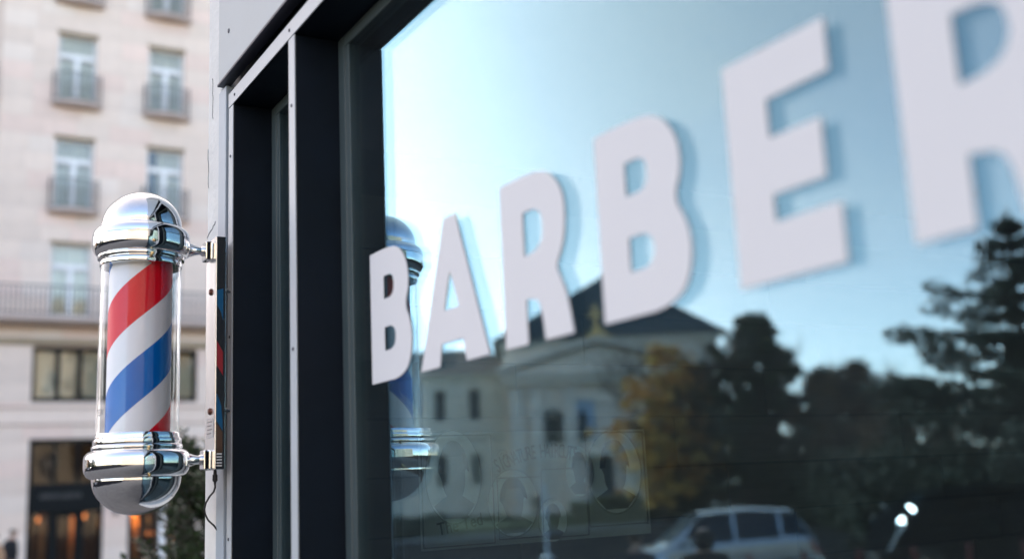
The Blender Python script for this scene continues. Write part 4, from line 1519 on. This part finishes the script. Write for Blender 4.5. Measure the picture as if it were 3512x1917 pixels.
def car(name, label, cat, loc, rz, paint, L=4.3, W=.88, Ht=1.66, hood=.98, wind0=.82, roof0=1.75, roof1=3.55, lit=False):  # lit adds the glowing discs that stand for sun glints
    """front at -x; x runs along the body"""
    t = thing(name, label, cat, loc, rz)
    top = [(0, .58), (.04, .74), (.30, hood - .12), (wind0, hood), (roof0, Ht - .05), ((roof0 + roof1) / 2, Ht), (roof1, Ht - .07), (L - .14, hood + .10), (L - .04, .78), (L, .55)]
    belt = [(0, .50), (.05, .66), (.4, hood - .16), (1.1, hood - .06), (L - .3, hood + .03), (L - .05, .72), (L, .5)]
    wid = [(0, W * .72), (.12, W * .88), (.5, W * .97), (1.5, W), (L - .7, W * .985), (L - .1, W * .90), (L, W * .80)]
    nst = 56
    GL = "van_glass" if cat == "van" else "car_glass"
    rows = []

    def section(x, off=0.0):
        zt, zb, w = lerp_tab(top, x), lerp_tab(belt, x), lerp_tab(wid, x)
        zt = max(zt, zb + .005)
        cab = min(1, max(0, (zt - zb) / .5))
        zl = .24 if .12 < x < L - .12 else .32
        return [(w * .90, zl), (w * .985, zl + .14), (w * 1.0, (zl + zb) / 2 + .05), (w * .985, zb - .03), (w * (.96 - .02 * cab), zb + .0),
                (w * (.93 - .14 * cab), zb + (zt - zb) * .55), (w * (.87 - .17 * cab), zb + (zt - zb) * .88), (w * (.72 - .14 * cab), zt - .004), (w * .35, zt + .012 * (1 - cab) + .012), (0, zt + .018)]
    xs = [L * i / nst for i in range(nst + 1)]
    vs, fs = [], []
    for x in xs:
        s_ = section(x)
        full = [(x, y, z) for y, z in s_] + [(x, -y, z) for y, z in reversed(s_[:-1])]
        vs += full
    k = 19
    for i in range(nst):
        for j in range(k - 1):
            fs.append((i * k + j, i * k + j + 1, (i + 1) * k + j + 1, (i + 1) * k + j))
        fs.append((i * k + k - 1, i * k, (i + 1) * k, (i + 1) * k + k - 1))
    fs.append(tuple(range(k)))
    fs.append(tuple(nst * k + j for j in reversed(range(k))))
    MB().add(vs, fs, True).build("body", paint, t)

    def patch(name, m, x0, x1, j0, j1, side, off=.006, n=10, slant=(0, 0)):
        mb = MB()
        pv = []
        for i in range(n + 1):
            for jj in range(7):
                u = jj / 6
                xa, xb = x0 + slant[0] * u, x1 + slant[1] * u
                x = xa + (xb - xa) * i / n
                f = j0 + (j1 - j0) * u
                a = int(min(8, f))
                s_ = section(x)
                y = s_[a][0] + (s_[a + 1][0] - s_[a][0]) * (f - a)
                z = s_[a][1] + (s_[a + 1][1] - s_[a][1]) * (f - a)
                pv.append((x, side * (y + off), z + (off if j0 > 6.5 else 0)))
        pf = []
        for i in range(n):
            for jj in range(6):
                a = i * 7 + jj
                pf.append((a, a + 1, a + 8, a + 7))
        return mb.add(pv, pf, True).build(name, m, t)
    for s_ in (1, -1):
        span = roof1 - roof0
        patch("side_window", GL, roof0 - .62, roof0 + span * .30, 4.25, 6.4, s_, slant=(.50, 0))
        patch("side_window", GL, roof0 + span * .34, roof0 + span * .82, 4.25, 6.4, s_)
        patch("side_window", GL, roof0 + span * .86, roof1 + .42, 4.35, 6.4, s_, slant=(0, -.38))
        bright_spot = patch("headlight", "lens_clear", .06, .42, 2.7, 3.7, s_, off=.008, n=5)
        if lit:  # glowing discs added to stand for sun glints, not lamps
            for lx, lz, lr in ((.60, 1.52, .030), (.66, 1.46, .032), (.40, 1.29, .026), (.35, 1.24, .026), (.41, 1.21, .022)):
                y_ = W * .90 if lz > 1.35 else W * .93
                lm = MB().lathe([(0, .03), (lr * .6, .026), (lr, .01), (lr, -.06)], n=14, M=Matrix.Rotation(R(-90 * s_), 4, 'X')).build("bright_spot", "glint_white" if s_ > 0 else "lens_clear", t)
                lm.location = (lx, s_ * y_, lz)
        patch("tail_light", "lens_red", L - .30, L - .05, 2.6, 4.2, s_, off=.008, n=5)
        mr = MB().bbox(wind0 + .42, wind0 + .60, s_ * (W + .02) if s_ > 0 else -(W + .20), s_ * (W + .20) if s_ > 0 else -(W + .02), hood + .02, hood + .17, .03)
        mr.build("mirror", paint, t)
        dh = MB()
        for x in (roof0 + span * .22, roof0 + span * .74):
            dh.bbox(x, x + .18, *sorted((s_ * (W * .985), s_ * (W * 1.02))), hood - .17, hood - .14, .006)
        dh.build("door_handle", paint, t)
        for x in (.82, L - .80):
            wl_ = MB().lathe([(.20, -.10), (.29, -.105), (.315, -.08), (.32, 0), (.315, .08), (.29, .105), (.20, .10)], n=28, M=Matrix.Rotation(R(90), 4, 'X'), cap=False)
            w_ = wl_.build("tyre", "black_rubber", t)
            w_.location = (x, s_ * (W - .09), .32)
            rm = MB().lathe([(0, .07), (.05, .085), (.07, .06), (.16, .055), (.20, .09), (.205, -.05), (0, -.05)], n=28, M=Matrix.Rotation(R(-90 * s_), 4, 'X'))
            rm.build("rim", "brushed_aluminium", w_)
            arc_ = MB()
            n = 18
            for i in range(n):
                a0, a1 = math.pi * i / n - .15, math.pi * (i + 1) / n - .15 + .02
                arc_.prism([(x + .40 * math.cos(a0), .30 + .38 * math.sin(a0)), (x + .40 * math.cos(a1), .30 + .38 * math.sin(a1)), (x + .30 * math.cos(a1), .30 + .28 * math.sin(a1)), (x + .30 * math.cos(a0), .30 + .28 * math.sin(a0))], *sorted((s_ * (W * .93), s_ * (W * 1.004))), axis=1)
            arc_.build("wheel_arch", "plastic_dark", t)
    # windscreen and rear window
    for nm, xa, xb in (("windscreen", wind0 + .12, roof0 - .08), ("rear_window", roof1 + .12, L - .22)):
        mb = MB()
        pv = []
        for i in range(9):
            x = xa + (xb - xa) * i / 8
            zt = lerp_tab(top, x)
            w = lerp_tab(wid, x) * (.74 - .12 * min(1, max(0, (zt - hood) / .6)))
            for jj in range(9):
                u = -1 + 2 * jj / 8
                pv.append((x, w * u, zt + .028 - .012 * abs(u) ** 2))
        pf = [(i * 9 + j, i * 9 + j + 1, (i + 1) * 9 + j + 1, (i + 1) * 9 + j) for i in range(8) for j in range(8)]
        mb.add(pv, pf, True).build(nm, GL, t)
    MB().bbox(-.015, .03, -W * .42, W * .42, .40, .56, .01).bbox(L - .03, L + .012, -W * .3, W * .3, .62, .74, .01).build("grille", "plastic_dark", t)
    MB().bbox(-.012, .10, -W * .70, W * .70, .25, .37, .02).bbox(L - .10, L + .01, -W * .75, W * .75, .28, .42, .02).build("bumper", "plastic_dark", t)
    return t


CR = math.atan2(-.506, -.861)
car("people_carrier", "silver people carrier parked behind the red-topped bollards", "car", (-11.68, 18.46, 0), CR, "paint_silver", L=4.12, Ht=1.68)
car("black_van", "black van with added glowing sun glints on its front corner, parked under the big conifer", "van", (-17.02, 16.42, 0), CR, "paint_black", L=4.9, W=.93, Ht=1.88, hood=1.40, wind0=.52, roof0=1.25, roof1=4.2, lit=True)
car("blue_car", "small bright blue car parked far off before the church steps", "car", (-37.4, 54.2, .1), 1.9, "paint_blue", L=3.8, Ht=1.5, roof1=3.1)

# bollards, posts
bl = None
B0, B1 = Vector((-11.56, 14.37, 0)), Vector((-15.66, 11.88, 0))
which = ("by the nose of the silver car, first of its row", "before the doors of the silver car, second of its row", "before the rear wheel of the silver car", "just past the tail of the silver car",
         "midway between the silver car and the black van", "before the nose of the black van", "before the front door of the black van", "last of its row, before the rear of the black van")
for i in range(8):
    p = B0 + (B1 - B0) * ((i - 2) / 5)
    if bl is None:
        bl = thing("bollard", "x", "bollard")
        MB().lathe([(.075, 0), (.075, .02), (.048, .025), (.048, .66)], n=20).build("post", "plastic_dark", bl)
        MB().lathe([(.0485, .661), (.050, .665), (.050, .93), (.047, .975), (.03, 1.0), (0, 1.005)], n=20).build("red_cap", "bollard_red", bl)
        b_ = bl
    else:
        b_ = copy_tree(bl)
    b_.location = p
    tag(b_, "red-capped bollard " + which[i], "bollard", "red-capped bollards before the parked cars")
wp_ = thing("white_post", "thin white post on a round foot by the road", "post", (-16.7, 29.2, 0))
MB().lathe([(.055, .06), (.050, .1), (.050, 2.3), (.03, 2.34), (0, 2.35)], n=16).build("shaft", "post_white", wp_)
MB().lathe([(.22, 0), (.22, .04), (.12, .09), (.06, .12), (.055, .14)], n=20).build("foot", "post_white", wp_)
wp2 = thing("white_post", "white post left of the evergreen shrub across the street", "post", (4.42, 20.0, .12))
MB().lathe([(.05, 0), (.05, 2.42), (.03, 2.47), (0, 2.48)], n=16).build("shaft", "post_white", wp2)
MB().bbox(-.12, .12, -.12, .12, 0, .03, .006).build("foot", "post_white", wp2)


# ================================================================== PEOPLE
def skin_mesh(joints, edges, root=0, sub=1):
    """grow a body surface along connected joints; joints: (x, y, z, rx, ry)"""
    me = bpy.data.meshes.new("skin_tmp")
    bm = bmesh.new()
    lay = bm.verts.layers.skin.verify()
    vs = []
    for i, j in enumerate(joints):
        v = bm.verts.new(j[:3])
        v[lay].radius = (j[3], j[4] if len(j) > 4 else j[3])
        v[lay].use_root = (i == root)
        vs.append(v)
    for a, b_ in edges:
        bm.edges.new((vs[a], vs[b_]))
    bm.to_mesh(me)
    bm.free()
    o = bpy.data.objects.new("skin_tmp", me)
    COL.objects.link(o)
    m = o.modifiers.new("skin", 'SKIN')
    m.use_smooth_shade = True
    s_ = o.modifiers.new("sub", 'SUBSURF')
    s_.levels = s_.render_levels = sub
    out = bpy.data.meshes.new_from_object(o.evaluated_get(bpy.context.evaluated_depsgraph_get()))
    bpy.data.objects.remove(o)
    bpy.data.meshes.remove(me)
    return out


def person(label, loc, rz, h=1.75, coat="cloth_black", trousers="cloth_navy", hair="hair_dark", stride=.22, bow=0.0, hood=False, arm=.12, group=None):
    """faces -y; standing or in mid-stride"""
    t = thing("person", label, "person", loc, rz, group)
    k = h / 1.75
    fx = lambda pts: [(x * k, y * k, z * k, *(r * k for r in rs)) for x, y, z, *rs in pts]
    hy = -.03 - bow * .5
    J = [(0, 0, .95, .13, .10), (0, -.01, 1.18, .13, .095), (0, -.01 - bow * .2, 1.38, .15, .10), (0, -.02 - bow * .3, 1.50, .055, .055), (0, hy, 1.575, .062, .070), (0, hy - .012, 1.65, .078, .095), (0, hy, 1.715, .062, .075)]
    E = [(0, 1), (1, 2), (2, 3), (3, 4), (4, 5), (5, 6)]
    for s_ in (1, -1):
        b_ = len(J)
        sw = s_ * stride
        J += [(s_ * .17, -.01 - bow * .2, 1.40, .058, .058), (s_ * .235, .02 + sw * .25, 1.14, .045, .045), (s_ * .25, -.05 - sw * .35 - arm * .4, .90, .034, .034), (s_ * .25, -.075 - sw * .42 - arm * .55, .83, .040, .022)]
        E += [(2, b_), (b_, b_ + 1), (b_ + 1, b_ + 2), (b_ + 2, b_ + 3)]
        b_ = len(J)
        J += [(s_ * .095, 0, .86, .088, .088), (s_ * .10, -sw * .75 - .02, .48, .058, .058), (s_ * .10, -sw * 1.15 + (.06 if sw < 0 else .02), .10, .040, .040), (s_ * .105, -sw * 1.15 - .07, .045, .042, .032), (s_ * .107, -sw * 1.15 - .15, .035, .034, .022)]
        E += [(0, b_), (b_, b_ + 1), (b_ + 1, b_ + 2), (b_ + 2, b_ + 3), (b_ + 3, b_ + 4)]
    me = skin_mesh(fx(J), E, 0, 1)
    bd = MB().mesh(me, smooth=True)
    bpy.data.meshes.remove(me)
    # fingers, nose, ears belong to the one body mesh
    for s_ in (1, -1):
        sw = s_ * stride
        hx, hy_, hz = s_ * .25 * k, (-.085 - sw * .42 - arm * .6) * k, .80 * k
        for q, (dy, ln) in enumerate(((-.026, .070), (-.009, .078), (.009, .074), (.025, .060))):
            bd.tube([(hx, hy_ + dy * k, hz + .02), (hx - s_ * .006, hy_ + dy * k, hz - ln * .5 * k), (hx - s_ * .02, hy_ + dy * k, hz - ln * k)], [.0095 * k, .0085 * k, .006 * k], 6)
        bd.tube([(hx, hy_ - .03 * k, hz + .035 * k), (hx - s_ * .012, hy_ - .055 * k, hz + .01 * k), (hx - s_ * .018, hy_ - .06 * k, hz - .025 * k)], [.011 * k, .010 * k, .007 * k], 6)
        bd.lathe([(0, -.03 * k), (.012 * k, -.02 * k), (.014 * k, .01 * k), (0, .03 * k)], c=(s_ * .082 * k, (hy + .01) * k, 1.635 * k), n=8)
        bd.lathe([(0, -.009 * k), (.009 * k, 0), (0, .009 * k)], c=(s_ * .032 * k, (hy - .098) * k, 1.655 * k), n=8)
    bd.tube([(0, (hy - .098) * k, 1.66 * k), (0, (hy - .125) * k, 1.625 * k), (0, (hy - .10) * k, 1.612 * k)], [.009 * k, .016 * k, .008 * k], 7)
    bd.tube([(-.026 * k, (hy - .092) * k, 1.585 * k), (0, (hy - .104) * k, 1.585 * k), (.026 * k, (hy - .092) * k, 1.585 * k)], [.004 * k, .008 * k, .004 * k], 6)
    bd.build("body", "skin", t)
    # coat: torso and sleeves
    J = [(0, 0, .74, .175, .145), (0, 0, .95, .165, .135), (0, -.01, 1.18, .165, .125), (0, -.01 - bow * .2, 1.385, .178, .122), (0, -.015 - bow * .28, 1.475, .078, .078)]
    E = [(0, 1), (1, 2), (2, 3), (3, 4)]
    for s_ in (1, -1):
        b_ = len(J)
        sw = s_ * stride
        J += [(s_ * .18, -.01 - bow * .2, 1.405, .080, .080), (s_ * .245, .02 + sw * .25, 1.14, .066, .066), (s_ * .252, -.045 - sw * .33 - arm * .38, .905, .052, .052)]
        E += [(3, b_), (b_, b_ + 1), (b_ + 1, b_ + 2)]
    me = skin_mesh(fx(J), E, 1, 1)
    MB().mesh(me, smooth=True).build("coat", coat, t)
    bpy.data.meshes.remove(me)
    J, E = [(0, 0, .94, .14, .115)], []
    for s_ in (1, -1):
        b_ = len(J)
        sw = s_ * stride
        J += [(s_ * .096, 0, .85, .100, .100), (s_ * .10, -sw * .75 - .02, .48, .072, .072), (s_ * .10, -sw * 1.15 + (.06 if sw < 0 else .02), .11, .060, .060)]
        E += [(0, b_), (b_, b_ + 1), (b_ + 1, b_ + 2)]
    me = skin_mesh(fx(J), E, 0, 1)
    MB().mesh(me, smooth=True).build("trousers", trousers, t)
    bpy.data.meshes.remove(me)
    for s_ in (1, -1):
        sw = s_ * stride
        me = skin_mesh(fx([(s_ * .10, -sw * 1.15 + .03, .07, .052, .06), (s_ * .105, -sw * 1.15 - .07, .05, .052, .045), (s_ * .107, -sw * 1.15 - .165, .038, .042, .034)]), [(0, 1), (1, 2)], 0, 1)
        MB().mesh(me, smooth=True).build("shoe", "black_rubber", t)
        bpy.data.meshes.remove(me)
    if hood:
        me = skin_mesh(fx([(0, hy + .045, 1.48, .105, .09), (0, hy + .03, 1.60, .112, .095), (0, hy + .035, 1.70, .095, .09)]), [(0, 1), (1, 2)], 0, 1)
        MB().mesh(me, smooth=True).build("hood", coat, t)
    else:
        me = skin_mesh(fx([(0, hy + .045, 1.575, .070, .055), (0, hy + .030, 1.66, .090, .078), (0, hy + .008, 1.72, .082, .088)]), [(0, 1), (1, 2)], 0, 1)
        MB().mesh(me, smooth=True).build("hair", hair, t)
    bpy.data.meshes.remove(me)
    return t


person("person in a dark coat with head bowed walking past the stone building", (2.86, 29.6, .12), R(115), 1.74, stride=.24, bow=.16)
person("person with auburn hair and a tan coat at the left edge", (2.42, 28.2, .12), R(-60), 1.68, coat="cloth_tan", hair="hair_auburn", stride=.12)
person("person in a dark hooded coat standing before the silver car", (-5.45, 8.35, .12), R(205), 1.80, hood=True, stride=.06)
person("person in dark clothes by the front of the silver car", (-5.9, 10.1, .12), R(225), 1.70, stride=.16, coat="cloth_navy")
person("person in dark clothes crossing the far road", (-13.5, 36.0, 0), R(80), 1.76, stride=.22)
person("person in dark clothes on the church forecourt", (-30.5, 52.0, .15), R(20), 1.74, stride=.10)
